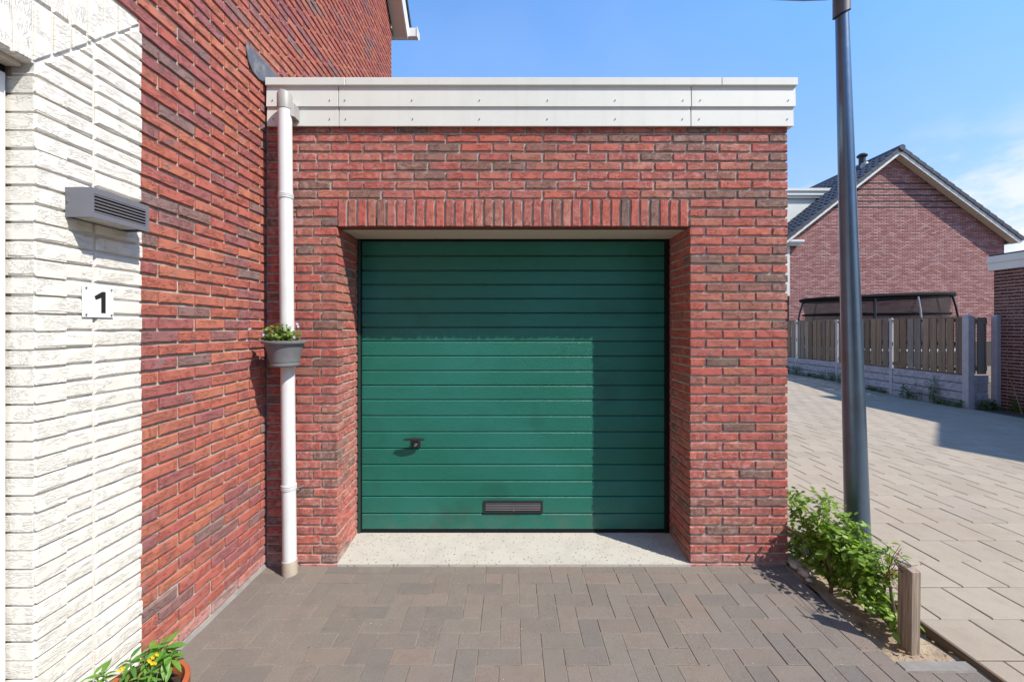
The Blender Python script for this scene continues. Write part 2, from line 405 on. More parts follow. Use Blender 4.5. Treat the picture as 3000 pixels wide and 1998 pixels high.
M_flue = simple_mat('flue_black', (0.015, 0.017, 0.02), 0.5)
M_trans = simple_mat('grey_metal', (0.30, 0.30, 0.31), 0.45)
M_steel = simple_mat('lintel_steel', (0.13, 0.035, 0.022), 0.7, var=0.1)
M_winter = simple_mat('interior_dark', (0.02, 0.02, 0.02), 0.9)
M_fencew = wood_mat('fence_wood', [(0, (0.205, 0.142, 0.089)), (0.35, (0.258, 0.190, 0.125)), (0.6, (0.152, 0.109, 0.075)), (0.85, (0.231, 0.207, 0.170)), (1, (0.302, 0.235, 0.161))], 'Z', 0.2)
M_postw = wood_mat('weathered_post', [(0, (0.26, 0.205, 0.155)), (1, (0.28, 0.22, 0.165))], 'Z', 0.38, bumpd=0.0025)
M_edge = wood_mat('edging_board', [(0, (0.12, 0.085, 0.06)), (1, (0.15, 0.11, 0.08))], 'Y', 0.3)
M_postc = simple_mat('concrete_post', (0.380, 0.368, 0.374), 0.9, var=0.12, scale=8, bump=0.001, bscale=120)
M_kick = simple_mat('rockface_concrete', (0.361, 0.361, 0.383), 0.9, var=0.3, scale=14, bump=0.012, bscale=45, spec=0.2)
M_stem = simple_mat('stem', (0.10, 0.075, 0.045), 0.8)
M_stemg = simple_mat('green_stem', (0.10, 0.16, 0.05), 0.6)
M_wire = simple_mat('dark_wire', (0.02, 0.03, 0.028), 0.5)
M_stone = simple_mat('pale_stone', (0.50, 0.45, 0.38), 0.9, var=0.3, scale=20, bump=0.004, bscale=60)
M_leaf = leaf_mat('vine_leaf', [(0, (0.116, 0.209, 0.026)), (0.4, (0.171, 0.281, 0.036)), (0.75, (0.248, 0.367, 0.054)), (1, (0.093, 0.159, 0.024))])
M_leafp = leaf_mat('planter_leaf', [(0, (0.14, 0.24, 0.055)), (0.5, (0.22, 0.32, 0.08)), (0.8, (0.34, 0.40, 0.15)), (1, (0.11, 0.20, 0.05))])
M_leafb = leaf_mat('flower_leaf', [(0, (0.10, 0.24, 0.035)), (0.5, (0.16, 0.31, 0.05)), (1, (0.07, 0.19, 0.04))])
M_weed = leaf_mat('weed_leaf', [(0, (0.05, 0.10, 0.02)), (0.6, (0.08, 0.15, 0.03)), (1, (0.13, 0.19, 0.05))], 0.7)
M_dry = leaf_mat('dry_leaf', [(0, (0.25, 0.14, 0.06)), (0.6, (0.34, 0.21, 0.09)), (1, (0.20, 0.20, 0.06))], 0.8)
M_yel = simple_mat('yellow_petal', (0.85, 0.55, 0.02), 0.6, var=0.1)
M_lil = simple_mat('lilac_petal', (0.62, 0.55, 0.85), 0.6, var=0.1)
# door skin: embossed wood grain under green paint
M_door, _nt, _b = newmat('green_door_skin')
_p = _nt.n.new('ShaderNodeNewGeometry').outputs['Position']
_g = _nt.noise(_nt.vmath('MULTIPLY', _p, (38, 60, 120)), 1.0, 4, 0.7, 1.6)
_g2 = _nt.noise(_nt.vmath('MULTIPLY', _p, (1.2, 1, 2.2)), 1.0, 4, 0.6)
_c = _nt.mix(_nt.step(_g2, 0.35, 0.7), (0.012, 0.122, 0.084), (0.017, 0.142, 0.108))
_c = _nt.mix(_nt.math('MULTIPLY', _nt.step(_nt.noise(_nt.vmath('MULTIPLY', _p, (1, 1, 0.7)), 3.2, 3, 0.5), 0.56, 0.72), 0.35), _c, (0.010, 0.060, 0.042))
_zz = _nt.new('ShaderNodeSeparateXYZ', i0=_p).outputs['Z']
_dust = _nt.math('MULTIPLY', _nt.math('SUBTRACT', 1.0, _nt.step(_zz, 0.05, 0.32)), _nt.step(_nt.noise(_p, 9, 5, 0.65), 0.3, 0.75))
_c = _nt.mix(_nt.math('MULTIPLY', _dust, 0.35), _c, (0.12, 0.13, 0.10))
_b.inputs['Specular IOR Level'].default_value = 0.32
lk(_nt, _c, _b.inputs['Base Color'])
lk(_nt, _nt.math('ADD', _nt.math('MULTIPLY', _nt.noise(_p, 3.0, 4), 0.20), 0.22), _b.inputs['Roughness'])
_bp = _nt.new('ShaderNodeBump', Strength=1.0, Distance=0.0035, Height=_g); lk(_nt, _bp.outputs[0], _b.inputs['Normal'])
# net mesh
M_net, _nt, _b = newmat('black_netting')
_b.inputs['Base Color'].default_value = (0.02, 0.02, 0.02, 1)
_tr = _nt.new('ShaderNodeBsdfTransparent')
_mx = _nt.new('ShaderNodeMixShader', i0=0.62, i1=_tr.outputs[0], i2=_b.outputs[0])
_nt.t.links.new(_mx.outputs[0], _nt.n['Material Output'].inputs[0])

BV_house = brick_variants('brick', M_house, 12)
BV_gar = brick_variants('brick', M_gar, 12)
BV_white = brick_variants('painted_brick', M_white, 10, jit=0.0022, rough_front=0.0014, bev=0.006)
BV_shed = brick_variants('brick', M_shed, 4)
BV_far = brick_variants('brick', M_far, 2, jit=0.001, nx=2, rough_front=0.0)

D = 2.724            # garage facade plane
RV = 0.364           # reveal depth
XL, XR = -1.610, 1.818
OL, OR = -1.141, 1.177
CH = 0.0613; BH = 0.0480; Z0 = 0.024   # course pitch, brick height, z of lowest full course underside
ML = 0.220; BL = 0.2080
LINT = 2.228
RC = 0.0095          # mortar recess
def gz(y): return 0.12*min(max((y-9.7)/1.8, 0), 1)

# ================================================================== GROUND
ground = MB().add([(-150, -150, -0.12), (150, -150, -0.12), (150, 9.0, -0.12), (-150, 9.0, -0.12)], [(0, 1, 2, 3)])
ground.add([(-150, 9.0, -0.12), (150, 9.0, -0.12), (150, 12, -0.02), (-150, 12, -0.02), (150, 600, -0.02), (-150, 600, -0.02)], [(0, 1, 2, 3), (3, 2, 4, 5)])
ground.build('ground', M_ground, kind='structure')

# --- driveway of herringbone pavers
drive = MB().box(-1.62, 1.80, -3.0, 2.80, -0.09, -0.0035)
drive.box(1.80, 2.125, -3.0, 1.90, -0.09, -0.0035)
drive = drive.build('driveway', M_joint, kind='structure')
PV = []
def paver_variants(name, mat, n, L, W, bev=0.0025):
    out = []
    for i in range(n):
        me = MB().box(0, 1, 0, 1, 0, 1).mesh(name, mat)
        bm = bmesh.new(); bm.from_mesh(me)
        top = [e for e in bm.edges if all(v.co.z > 0.5 for v in e.verts)]
        # scale to real size to bevel evenly, then back
        for v in bm.verts: v.co.x *= L; v.co.y *= W; v.co.z *= 0.08
        bmesh.ops.bevel(bm, geom=top, offset=bev, segments=1, affect='EDGES')
        for v in bm.verts:
            v.co.z += random.uniform(-0.0006, 0.0006) if v.co.z > 0.07 else 0
            v.co.x /= L; v.co.y /= W; v.co.z /= 0.08
        bm.to_mesh(me); bm.free(); out.append(me)
    return out
PVv = paver_variants('paver', M_paver, 6, 0.206, 0.103)
items = []
A = 0.1032; J = 0.0022
def add_paver(x0, x1, y0, y1, z=0.0):
    if x1-x0 < 0.02 or y1-y0 < 0.02: return
    c = ((x0+x1)/2, (y0+y1)/2, 0)
    t = random.uniform(-0.0012, 0.0008)
    items.append((prio(c), (x0+J, y0+J, z-0.08+t), (random.uniform(-.0035, .0035), random.uniform(-.0035, .0035), random.uniform(-.003, .003)), (x1-x0-2*J, y1-y0-2*J, 0.08)))
YT = D-0.006-0.075; XRB = 1.695; XLB = -1.605
x = XLB
while x < 1.80:                                     # stretcher row along the facade
    add_paver(x, min(x+0.206, 1.80), YT, D-0.008); x += 0.206
y = YT-0.02
while y > -1.2:                                      # border row along the planting bed
    add_paver(XRB, 1.797, y-0.206, y); y -= 0.206
for i in range(-1, 34):
    for j in range(-1, 40):
        k = (i-j) % 4
        if k == 0: bx = (i, i+2, j, j+1)
        elif k == 2: bx = (i, i+1, j-1, j+1)
        else: continue
        x0, x1 = XLB+bx[0]*A, XLB+bx[1]*A
        y1, y0 = YT-bx[2]*A, YT-bx[3]*A
        x0 = max(x0, XLB); x1 = min(x1, XRB); y1 = min(y1, YT)
        if y0 < -1.2: continue
        add_paver(x0, x1, y0, y1)
for k in range(14):                                  # dark pavers beyond the bed end
    for s in range(3):
        add_paver(1.80+s*0.107, 1.80+(s+1)*0.107, 1.885-(k+1)*0.206, 1.885-k*0.206)
place(drive, 'paver', 'paver_rows', PVv, items, 300)
MB().box(1.80, 2.13, 1.892, 1.945, -0.1, 0.002).build('kerb_strip', M_conc, drive, bevel=0.004)

# --- road of pale tiles
road = MB()
ys = [-3, 2, 5, 8, 9.7, 10.3, 11, 11.5, 14, 18, 24]
for a, b in zip(ys, ys[1:]):
    road.add([(2.15, a, gz(a)-0.006), (9.35 if b <= 8 else 13, a, gz(a)-0.006), (9.35 if b <= 8 else 13, b, gz(b)-0.006), (2.15, b, gz(b)-0.006)], [(0, 1, 2, 3)])
road = road.build('road', M_jointd, kind='structure')
TV = paver_variants('paving_tile', M_tile, 5, 0.27, 0.27, 0.004)
items = []
TX, TY = 0.2805, 0.2755; TXJ = 0.0035
row = -10
while True:
    y0 = 1.951+row*TY
    if y0 > 15.5: break
    x = 2.168 - (TX/2 if row % 2 else 0)
    while x < 8.85:
        x0 = max(x, 2.168); x1 = min(x+TX, 8.87)
        if x1-x0 > 0.05:
            z = gz(y0+TY/2); t = random.uniform(-0.0015, 0.001)
            c = (x0+TX/2, y0+TY/2, z)
            items.append((prio(c), (x0+TXJ, y0+TXJ, z-0.08+t), (random.uniform(-.003, .003)+math.atan((gz(y0+TY)-gz(y0))/TY), random.uniform(-.003, .003), random.uniform(-.004, .004)), (x1-x0-2*TXJ, TY-2*TXJ, 0.08)))
        x += TX
    row += 1
place(road, 'paving_tile', 'paving_tile_rows', TV, items, 300)

# --- planting bed
bed = MB(); nx_, ny_ = 10, 130
pts = []
for j in range(ny_+1):
    for i in range(nx_+1):
        X = 1.79+0.36*i/nx_; Y = 1.945+7.0*j/ny_
        pts.append((X, Y, -0.022+0.018*math.sin(X*23+Y*7)*math.sin(Y*11)+random.uniform(-0.008, 0.008)+(0.02 if i in (0,) else 0)))
bed.add(pts, [(j*(nx_+1)+i, j*(nx_+1)+i+1, (j+1)*(nx_+1)+i+1, (j+1)*(nx_+1)+i) for j in range(ny_) for i in range(nx_)])
bed = bed.build('planting_bed', M_soil, kind='structure', smooth=True)
MB().box(2.145, 2.163, 1.80, 9.0, -0.1, 0.022).build('edging_board', M_edge, bed, bevel=0.002)
MB().box(2.127, 2.163, -3.0, 1.95, -0.09, -0.004).build('edging_strip', M_joint, bed)

# ================================================================== GARAGE
garage = thing('garage', (0.1, D, 0), 'flat roofed red brick garage with a green door and white fascia boards', 'garage')
wall = MB()
yf = D+RC
wall.box(XL, OL-RC, yf, D+RV+0.02, -0.15, 2.99)
wall.box(OR+RC, XR-RC, yf, D+RV+0.02, -0.15, 2.99)
wall.box(OL-RC, OR+RC, yf, D+0.10, LINT+0.004, 2.99)
wall.box(XR-0.11, XR-RC, D+RV+0.02, 9.0, -0.15, 2.99)
wall.box(XL, XR-0.11, 8.9, 9.0, -0.15, 2.99)
wall = wall.build('wall', M_mortar, garage)
MB().box(XL, XR-0.02, D+0.12, 8.98, 2.985, 3.08).build('roof', M_flue, garage)
items = []
def jl(a=0.0018): return random.uniform(-a, a)
def fb(x0, x1, z0, h=BH, depth=0.10):   # facade brick
    c = ((x0+x1)/2, D, z0+h/2); items.append((prio(c), (x0+jl(), D+jl(0.0012), z0+jl(0.001)), (0, jl(0.004), jl(0.006)), (x1-x0, depth, h)))
def zk(k): return Z0+(46-k)*CH
HB = 0.1005
for k in range(-1, 47):
    z = zk(k); odd = k % 2
    if k <= 7:
        # spandrel courses over the full width: 16 stretchers
        xs0 = XL+0.008; mod = 0.2125
        x = xs0 - (mod/2 if odd else 0)
        if k >= 1 and odd: x += 0.012
        while x < XR-0.01:
            a = max(x, xs0); b = min(x+mod-0.0130, XR)
            if XR-b < 0.05: b = XR
            if b-a > 0.03: fb(a, b, z)
            x += mod
            if b == XR: break
        continue
    # right pier: OR..XR, three modules
    x0 = OR; W = (XR-OR+0.0105)/3
    if k % 2 == 0:
        for s in range(3): fb(x0+s*W, x0+(s+1)*W-0.0105, z)
    else:
        fb(x0, x0+W/2-0.0105, z, depth=BL); fb(x0+W/2, x0+1.5*W-0.0105, z)
        fb(x0+1.5*W, x0+2.5*W-0.0105, z); fb(x0+2.5*W, XR, z, depth=BL)
    # left pier: XL..OL
    x1 = OL
    if k >= 11 or True:
        if k % 2 == 0:
            fb(x1-0.1005, x1, z, depth=BL if k > 10 else 0.1); fb(x1-0.1110-0.209, x1-0.111, z); fb(XL+0.008, x1-0.3305, z)
        else:
            w1 = 0.155
            fb(x1-w1, x1, z); fb(x1-w1-0.0105-0.1005, x1-w1-0.0105, z); fb(XL+0.008, x1-w1-0.1215-0.0005, z)
# partial lowest course
for (a, b) in ((XL+0.008, -1.40), (-1.388, OL), (OR, OR+0.10), (OR+0.112, OR+0.32), (OR+0.332, XR)):
    fb(a, b, zk(47))
# reveals beyond the corner bricks
def rb(side, y0, y1, z):
    c = (OL if side < 0 else OR, (y0+y1)/2, z+0.025)
    if side < 0: items.append((prio(c)*0.5, (OL+jl(0.001), y0, z+jl(0.0008)), rad(90)+jl(0.004), (y1-y0, 0.1, BH)))
    else: items.append((prio(c)*0.5, (OR+jl(0.001), y1, z+jl(0.0008)), rad(-90)+jl(0.004), (y1-y0, 0.1, BH)))
for k in range(11, 48):
    z = zk(k); ye = D+RV
    for side in (-1, 1):
        short = (k % 2 == 0) if side > 0 else (k % 2 == 1)   # header shown on the reveal by the corner brick
        if short: rb(side, D+0.1105, D+0.320, z); rb(side, D+0.3305, ye, z)
        else: rb(side, D+BL+0.0105, D+BL+0.111, z); rb(side, D+BL+0.1215, ye, z)
# soldier course
n = 36; pitch = (OR-OL-0.010)/n
for i in range(n):
    x = OL+0.006+i*pitch
    c = (x, D, LINT+0.1)
    R = Matrix.Rotation(rad(-90), 3, 'Y') @ Matrix.Identity(3)
    # unit brick rotated so its length stands upright
    rot = (0, rad(-90)+jl(0.01), 0)
    items.append((prio(c)*1.4, (x+0.0505+jl(0.001), D-0.002+jl(0.002), LINT+jl(0.002)), rot, (0.1745+jl(0.001), 0.1, 0.0495)))
for wxp in (-0.889, -0.195, 0.433, 0.921):
    MB().box(wxp-0.0035, wxp+0.0035, D+RC-0.0012, D+RC+0.01, LINT+0.004, LINT+0.055).build('weep_hole', M_black, wall)
# garage side towards the alley
k = 0
for k in range(-1, 48):
    z = zk(k); y = D + (0.111 if k % 2 == 0 else BL+0.0105)
    while y < 8.95:
        items.append((0, (XR+jl(0.001), y, z), rad(90), (min(0.2095, 8.98-y), 0.1, BH))); y += ML
place(wall, 'brick', 'brick_courses', BV_gar, items, 300)
# fascia: three lapped boards, cut in lengths
FX0, FX1 = -1.592, 1.843
cuts = [FX0, -1.121, 1.172, FX1]
def lap(x0, x1, z0, z1, yb, yt, name='fascia_board'):
    p = [(x0, yb, z0), (x1, yb, z0), (x1, D-0.012, z0), (x0, D-0.012, z0), (x0, yt, z1), (x1, yt, z1), (x1, D-0.012, z1), (x0, D-0.012, z1)]
    return MB().hexa(p).build(name, M_trim, garage, bevel=0.001)
for a, b in zip(cuts, cuts[1:]):
    e = 0.009 if b == FX1 else 0.0
    lap(a+0.0025, b-0.0025, 2.873, 3.003, D-0.025, D-0.021)
    lap(a+0.0025, b-0.0025+e, 2.997, 3.132, D-0.032, D-0.027)
for a, b in ((FX0, -1.0715), (-1.0715, 1.364), (1.364, FX1+0.015)):
    MB().box(a+0.001, b-0.001, D-0.043, D+0.2, 3.129, 3.180).build('roof_edge_trim', M_trim, garage, bevel=0.003)
MB().box(FX1-0.03, FX1-0.003, D-0.010, 9.0, 2.873, 3.128).build('side_fascia_board', M_trim, garage, bevel=0.002)
MB().box(FX1-0.2, FX1+0.014, D+0.201, 9.02, 3.129, 3.180).build('side_roof_edge_trim', M_trim, garage, bevel=0.003)
scr = MB().lathe([(0.0001, -0.002), (0.0042, -0.002), (0.0052, 0.0), (0.0052, 0.004)], n=8).mesh('screw', M_screw)
def screw(parent, loc, rot=(rad(90), 0, 0), s=1.0):
    o = bpy.data.objects.new('screw', scr); link(o, parent); o.location = Vector(loc)-wpos(parent); o.rotation_euler = rot; o.scale = (s, s, s)
SX = [(p-1497)*2.69/F for p in (799, 965, 1011, 1207, 1404, 1604, 1803, 2002, 2051, 2309)]
for X in SX:
    screw(garage, (X+jl(0.003), D-0.0325, 3.036), s=0.68); screw(garage, (X+jl(0.003), D-0.0255, 2.918), s=0.68)
# lintel steel and soffit
MB().box(OL+0.001, OR-0.001, D+0.012, D+0.078, LINT-0.006, LINT+0.003).build('lintel', M_steel, garage)
MB().box(OL+0.002, OR-0.002, D+0.079, D+RV+0.01, LINT-0.008, LINT+0.003).build('soffit_panel', M_cream, garage)
MB().box(OL-0.3, OR+0.3, D+RV+0.03, D+RV+0.12, 2.1, 2.99).build('inner_lintel', M_mortar_d, garage)
for X in (-0.95, -0.55, -0.12, 0.27, 0.65, 1.02):
    screw(garage, (X, D+RV-0.03, LINT-0.010), (0, 0, 0), 0.8)
# threshold slab
MB().hexa([(OL-0.002, D-0.004, -0.1), (OR+0.002, D-0.004, -0.1), (OR+0.002, D+RV+0.1, -0.1), (OL-0.002, D+RV+0.1, -0.1),
           (OL-0.002, D-0.004, 0.012), (OR+0.002, D-0.004, 0.012), (OR+0.002, D+RV+0.1, 0.046), (OL-0.002, D+RV+0.1, 0.046)]).build('threshold_slab', M_terr, garage)
# door
DY = D+RV
door = MB().box(-1.118, 1.165, DY+0.014, DY+0.05, 0.050, 2.24).build('garage_door', M_frame, garage)
sy = [703, 748, 791, 832, 873, 915, 957, 998, 1041, 1084, 1127, 1169, 1216, 1263, 1311, 1359, 1406, 1452, 1502, 1549]
zz = [CAMZ+(961-s)/(F/DY) for s in sy]
for a, b in zip(zz, zz[1:]):
    t, bo = a, b; h = t-bo
    pr = [(DY, bo+0.0005), (DY, t-0.0150), (DY+0.0045, t-0.0085), (DY+0.010, t-0.0075), (DY+0.0138, t-0.0070), (DY+0.0138, bo+0.0008)]
    MB().prism(pr, 'X', -1.116, 1.163).build('door_plank', M_door, door)
MB().box(-1.139, -1.119, DY-0.012, DY+0.05, 0.03, 2.222).build('door_frame', M_frame, garage, bevel=0.002)
MB().box(-1.1185, -1.108, DY-0.006, DY+0.0135, 0.04, 2.20).build('rubber_seal', M_black, garage)
MB().box(1.140, 1.176, DY-0.012, DY+0.012, 0.04, 2.222).build('rubber_seal', M_black, garage, bevel=0.002)
MB().box(-1.117, 1.139, DY-0.010, DY+0.0135, 2.205, 2.2215).build('rubber_seal', M_black, garage)
MB().box(-1.117, 1.139, DY-0.004, DY+0.0135, 0.040, 0.061).build('rubber_seal', M_black, garage)
# T handle with lock plate
hx, hz = -0.712, 0.722
MB().prism([(hx-0.026, hz-0.048), (hx+0.040, hz-0.048), (hx+0.040, hz-0.004), (hx+0.024, hz+0.016), (hx-0.026, hz+0.010)], 'Y', DY-0.010, DY+0.002).build('lock_plate', M_blackp, door, bevel=0.002)
MB().lathe([(0.0001, -0.017), (0.009, -0.017), (0.010, -0.008), (0.010, 0.0)], n=16).build('lock_cylinder', M_trans, door)
lc = bpy.data.objects['lock_cylinder']; lc.data.transform(Matrix.Rotation(rad(90), 4, 'X') if False else Matrix.Identity(4))
for v in lc.data.vertices:
    p = v.co + wpos(door); v.co = Vector((hx+0.004+p.x, DY-0.010+p.z, hz-0.028-p.y)) - wpos(door)
hm = MB(); hp = []
for (px, hw, hh) in ((-0.075, 0.006, 0.005), (-0.05, 0.011, 0.008), (-0.01, 0.016, 0.011), (0.02, 0.016, 0.011), (0.055, 0.012, 0.008), (0.078, 0.006, 0.005)):
    hp.append((px, hw, hh))
vs = []
for (px, hw, hh) in hp:
    for a in range(8):
        an = 2*math.pi*a/8+math.pi/8
        vs.append((hx+px, DY-0.052+hw*math.cos(an), hz+0.022+hh*math.sin(an)))
fs = [(i*8+k, i*8+(k+1) % 8, (i+1)*8+(k+1) % 8, (i+1)*8+k) for i in range(5) for k in range(8)] + [tuple(range(8)), tuple(range(47, 39, -1))]
hm.add(vs, fs); hm.tube([(hx+0.008, DY-0.048, hz+0.018), (hx+0.008, DY-0.004, hz-0.002)], 0.011, 10)
hm.build('handle', M_blackp, door, smooth=True)
# ventilation grille
g = MB(); gx0, gx1, g0, g1 = -0.203, 0.236, 0.186, 0.276
g.box(gx0, gx1, DY-0.008, DY+0.004, g1-0.013, g1); g.box(gx0, gx1, DY-0.008, DY+0.004, g0, g0+0.013)
g.box(gx0, gx0+0.013, DY-0.0079, DY+0.004, g0+0.0131, g1-0.0131); g.box(gx1-0.013, gx1, DY-0.0079, DY+0.004, g0+0.0131, g1-0.0131)
g.box(gx0+0.0135, gx1-0.0135, DY-0.0005, DY+0.001, g0+0.0135, g1-0.0135)
g.build('vent_grille', M_blackp, door)
for i in range(5):
    z = g0+0.0185+i*0.0125
    MB().hexa([(gx0+0.014, DY-0.007, z), (gx1-0.014, DY-0.007, z), (gx1-0.014, DY-0.001, z+0.004), (gx0+0.014, DY-0.001, z+0.004),
               (gx0+0.014, DY-0.007, z+0.003), (gx1-0.014, DY-0.007, z+0.003), (gx1-0.014, DY-0.001, z+0.007), (gx0+0.014, DY-0.001, z+0.007)]).build('grille_slat', M_poleh, door)
MB().tube([(0.02, DY-0.010, g0+0.02), (0.02, DY-0.006, g0+0.02)], 0.004, 8).build('screw_cap', M_screw, door)

# ================================================================== HOUSE ON THE LEFT
HY1 = 5.59; WX = XL
house = thing('brick_house', (-4, 1.0, 0), 'tall red brick house wall on the left with white painted brick at its doorway corner', 'house')
EZ = 5.56; SL = 0.93
ridge_y = 1.0; RZ = EZ+(HY1-ridge_y)*SL; HY0 = 2*ridge_y-HY1
hw = MB()
X1 = WX-0.0115
hw.prism([(1.39+RC, -0.15), (HY1, -0.15), (HY1, EZ), (ridge_y, RZ), (HY0, EZ), (HY0, -0.15), (0.30, -0.15), (0.30, 2.449+RC), (1.39+RC, 2.449+RC)], 'X', X1-0.32, X1)
hw.box(-9.5, X1-0.32, HY1-0.3, HY1, -0.15, EZ); hw.box(-9.5, X1-0.32, HY0, HY0+0.3, -0.15, EZ); hw.box(-9.5, -9.2, HY0+0.3, HY1-0.3, -0.15, EZ)
hw = hw.build('wall', M_mortar, house)
items = []
def hb(y0, y1, z, off=0.0, h=BH):
    c = (WX, (y0+y1)/2, z+0.025); items.append((prio(c), (WX+off+jl(0.0012), y0+jl(), z+jl(0.001)), rad(90)+jl(0.006), (y1-y0, 0.1, h)))
WY = 1.800
kk = 47
for r in range(0, 160):
    z = Z0+(r-1)*CH
    if z > RZ: break
    odd = (47-r) % 2
    ymax = HY1 if z < EZ else HY1-(z-EZ)/SL-0.02
    ymin = HY0 if z < EZ else HY0+(z-EZ)/SL+0.02
    start = WY+0.002 if z < 2.87 else ymin
    y = WY-0.002+ (0.1055 if odd else 0)
    if odd and z < 2.87: hb(WY, y-0.0105, z)
    if z >= 2.87:
        y -= ML*int((y-max(ymin, -0.6))/ML)+0
    while y < ymax-0.02:
        b = min(y+BL, ymax); hb(y, b, z); y += ML
place(hw, 'brick', 'brick_courses', BV_house, items, 300)
# painted white quoins: stack bonded, returning into the doorway
wm = MB().box(-1.684, WX+0.004, 1.397, WY-0.008, -0.15, 2.449)
wm.prism([(1.397, 2.449), (WY-0.008, 2.449), (WY-0.008, 2.874), (0.3, 2.874), (0.3, 2.456)], 'X', -1.684, WX+0.004)
wm.box(-1.684, WX+0.004, -0.5, 0.30, -0.15, 2.872)
pw = wm.build('painted_pier', M_mortar_w, house)
items = []
WO = 0.0135
def wb(y0, y1, z, h=0.0530):
    items.append((prio((WX, y0, z)), (WX+WO+jl(0.0022), y0, z+jl(0.0012)), rad(90)+jl(0.008), (y1-y0, 0.10, h)))
SK = (2.876-2.448)/0.41
def skz(y): return 2.448+(y-1.39)*SK
def sky_(z): return 1.39+(z-2.448)/SK
def cutbrick(p):   # p: (y,z) outline of a cut brick face
    cy = sum(q[0] for q in p)/len(p); cz = sum(q[1] for q in p)/len(p)
    p = [(q[0]+random.uniform(-.0015, .0015), q[1]+random.uniform(-.0012, .0012)) for q in p]
    o = MB().prism(p, 'X', WX-0.07, WX+WO+jl(0.002)).build('painted_brick', M_white, pw, bevel=0.004)
    uv = o.data.uv_layers.new(name='UVMap')
    for l in o.data.loops:
        c = o.data.vertices[l.vertex_index].co; uv.data[l.index].uv = (c.y, c.z)
for r in range(0, 48):
    z = Z0+(r-1)*CH-0.004; zt = z+0.053
    if zt < 2.448:
        wb(1.39, 1.5865, z); wb(1.597, 1.797+jl(0.003), z)
        items.append((prio((-1.65, 1.39, z)), (-1.684, 1.391+jl(0.002), z+jl(0.001)), 0, (0.0745+WO, 0.1, 0.0530)))
        continue
    y0, y1 = max(sky_(z)+0.010, 1.39), sky_(zt)+0.010
    if y0 > 1.775: break
    if y1 < 1.5865-0.01: cutbrick([(y0, z), (1.5865, z), (1.5865, zt), (y1, zt)])
    elif y0 < 1.575: cutbrick([(y0, z), (1.5865, z), (1.5865, sky_(1) and skz(1.5865-0.010))])
    if y1 < 1.597: wb(1.597, 1.797, z)
    elif y0 < 1.597: cutbrick([(1.597, z), (1.797, z), (1.797, zt), (y1, zt), (1.597, skz(1.597-0.010))])
    elif y1 < 1.79: cutbrick([(y0, z), (1.797, z), (1.797, zt), (y1, zt)])
# flat arch of two soldiers high, clipped along the skewback
def soldier(y0, y1, z0, z1):
    items.append((prio((WX, y0, z1))*0.9, (WX+WO+jl(0.0022), y1, z0), (rad(90)-rad(90), rad(-90), rad(90)) if False else Matrix.Rotation(rad(90), 3, 'Z') @ Matrix.Rotation(rad(-90), 3, 'Y'), (z1-z0, 0.10, y1-y0)))
y = 1.39-0.0595*19
while y < 1.79:
    yc = y+0.0595; ya, yb = y+0.003, min(yc-0.004, 1.797)
    for (a, b) in ((2.449, 2.655), (2.665, 2.871)):
        za, zb = skz(ya)+0.004, skz(yb)+0.004
        if yb <= 1.392 or zb <= a: soldier(ya, yb, a, b)
        elif za >= b: pass
        elif za <= a: cutbrick([(ya, a), (sky_(a-0.004), a), (yb, zb), (yb, b), (ya, b)])
        elif zb >= b: cutbrick([(ya, za), (sky_(b-0.004), b), (ya, b)])
        else: cutbrick([(ya, za), (yb, zb), (yb, b), (ya, b)])
    y += 0.0595
place(pw, 'painted_brick', 'painted_brick_courses', BV_white, items, 300)
# door beside the pier
MB().box(-1.76, -1.6845, 0.34, 1.384, 0.02, 2.41).build('door_frame', M_enamel, house, bevel=0.003)
MB().box(-1.76, -1.64, 0.30, 1.3885, 2.435, 2.4475).build('door_soffit', M_cream, house)
MB().box(-1.757, -1.690, 0.34, 1.3840, 2.411, 2.4345).build('rubber_seal', M_black, house)
# lead flashing
lo_ = [(2.508, 3.285), (2.515, 3.235), (2.535, 3.185), (2.575, 3.150), (2.64, 3.140), (2.70, 3.160), (2.76, 3.205), (2.80, 3.245), (2.852, 3.285)]
MB().prism(lo_, 'X', WX+0.002, WX+0.010).build('lead_flashing', M_lead, house, bevel=0.001)
# mortar fillet at the foot
MB().prism([(WX-0.005, -0.01), (WX+0.012, -0.001), (WX-0.005, 0.014)], 'Y', WY, D-0.01).build('mortar_fillet', M_conc, house)
# verge, roof and gutter
def roofslab(name, mat, x0, x1, ylo, zlo, yhi, zhi, t0, t1, bevel=0.0, parent=house):
    d = Vector((0, yhi-ylo, zhi-zlo)).normalized(); nrm = Vector((0, -d.z, d.y)) if d.y > 0 else Vector((0, d.z, -d.y))
    a = Vector((0, ylo, zlo)); b = Vector((0, yhi, zhi)); P = []
    for t in (t0, t1):
        for X, q in ((x0, a), (x1, a), (x1, b), (x0, b)): P.append((X, q.y+nrm.y*t, q.z+nrm.z*t))
    return MB().hexa(P).build(name, mat, parent, bevel=bevel)
ye, ze = HY1+0.10, EZ-0.02
roofslab('soffit_panel', M_cream, WX+0.002, WX+0.17, ye, ze, ridge_y, ze+(ye-ridge_y)*SL, 0.0, 0.014)
roofslab('verge_board', M_trim, WX+0.171, WX+0.195, ye, ze, ridge_y, ze+(ye-ridge_y)*SL, -0.006, 0.20, 0.002)
MB().box(WX-0.2, WX+0.19, ye+0.001, ye+0.018, ze-0.01, ze+0.19).build('eaves_board', M_trim, house)
roofslab('roof', M_rooft, -9.8, WX+0.21, ye+0.06, ze+0.0, ridge_y, ze+(ye+0.06-ridge_y)*SL, 0.20, 0.26, 0.004)
roofslab('roof', M_rooft, -9.8, WX+0.21, 2*ridge_y-ye-0.06, ze, ridge_y, ze+(ye+0.06-ridge_y)*SL, 0.20, 0.26, 0.004)
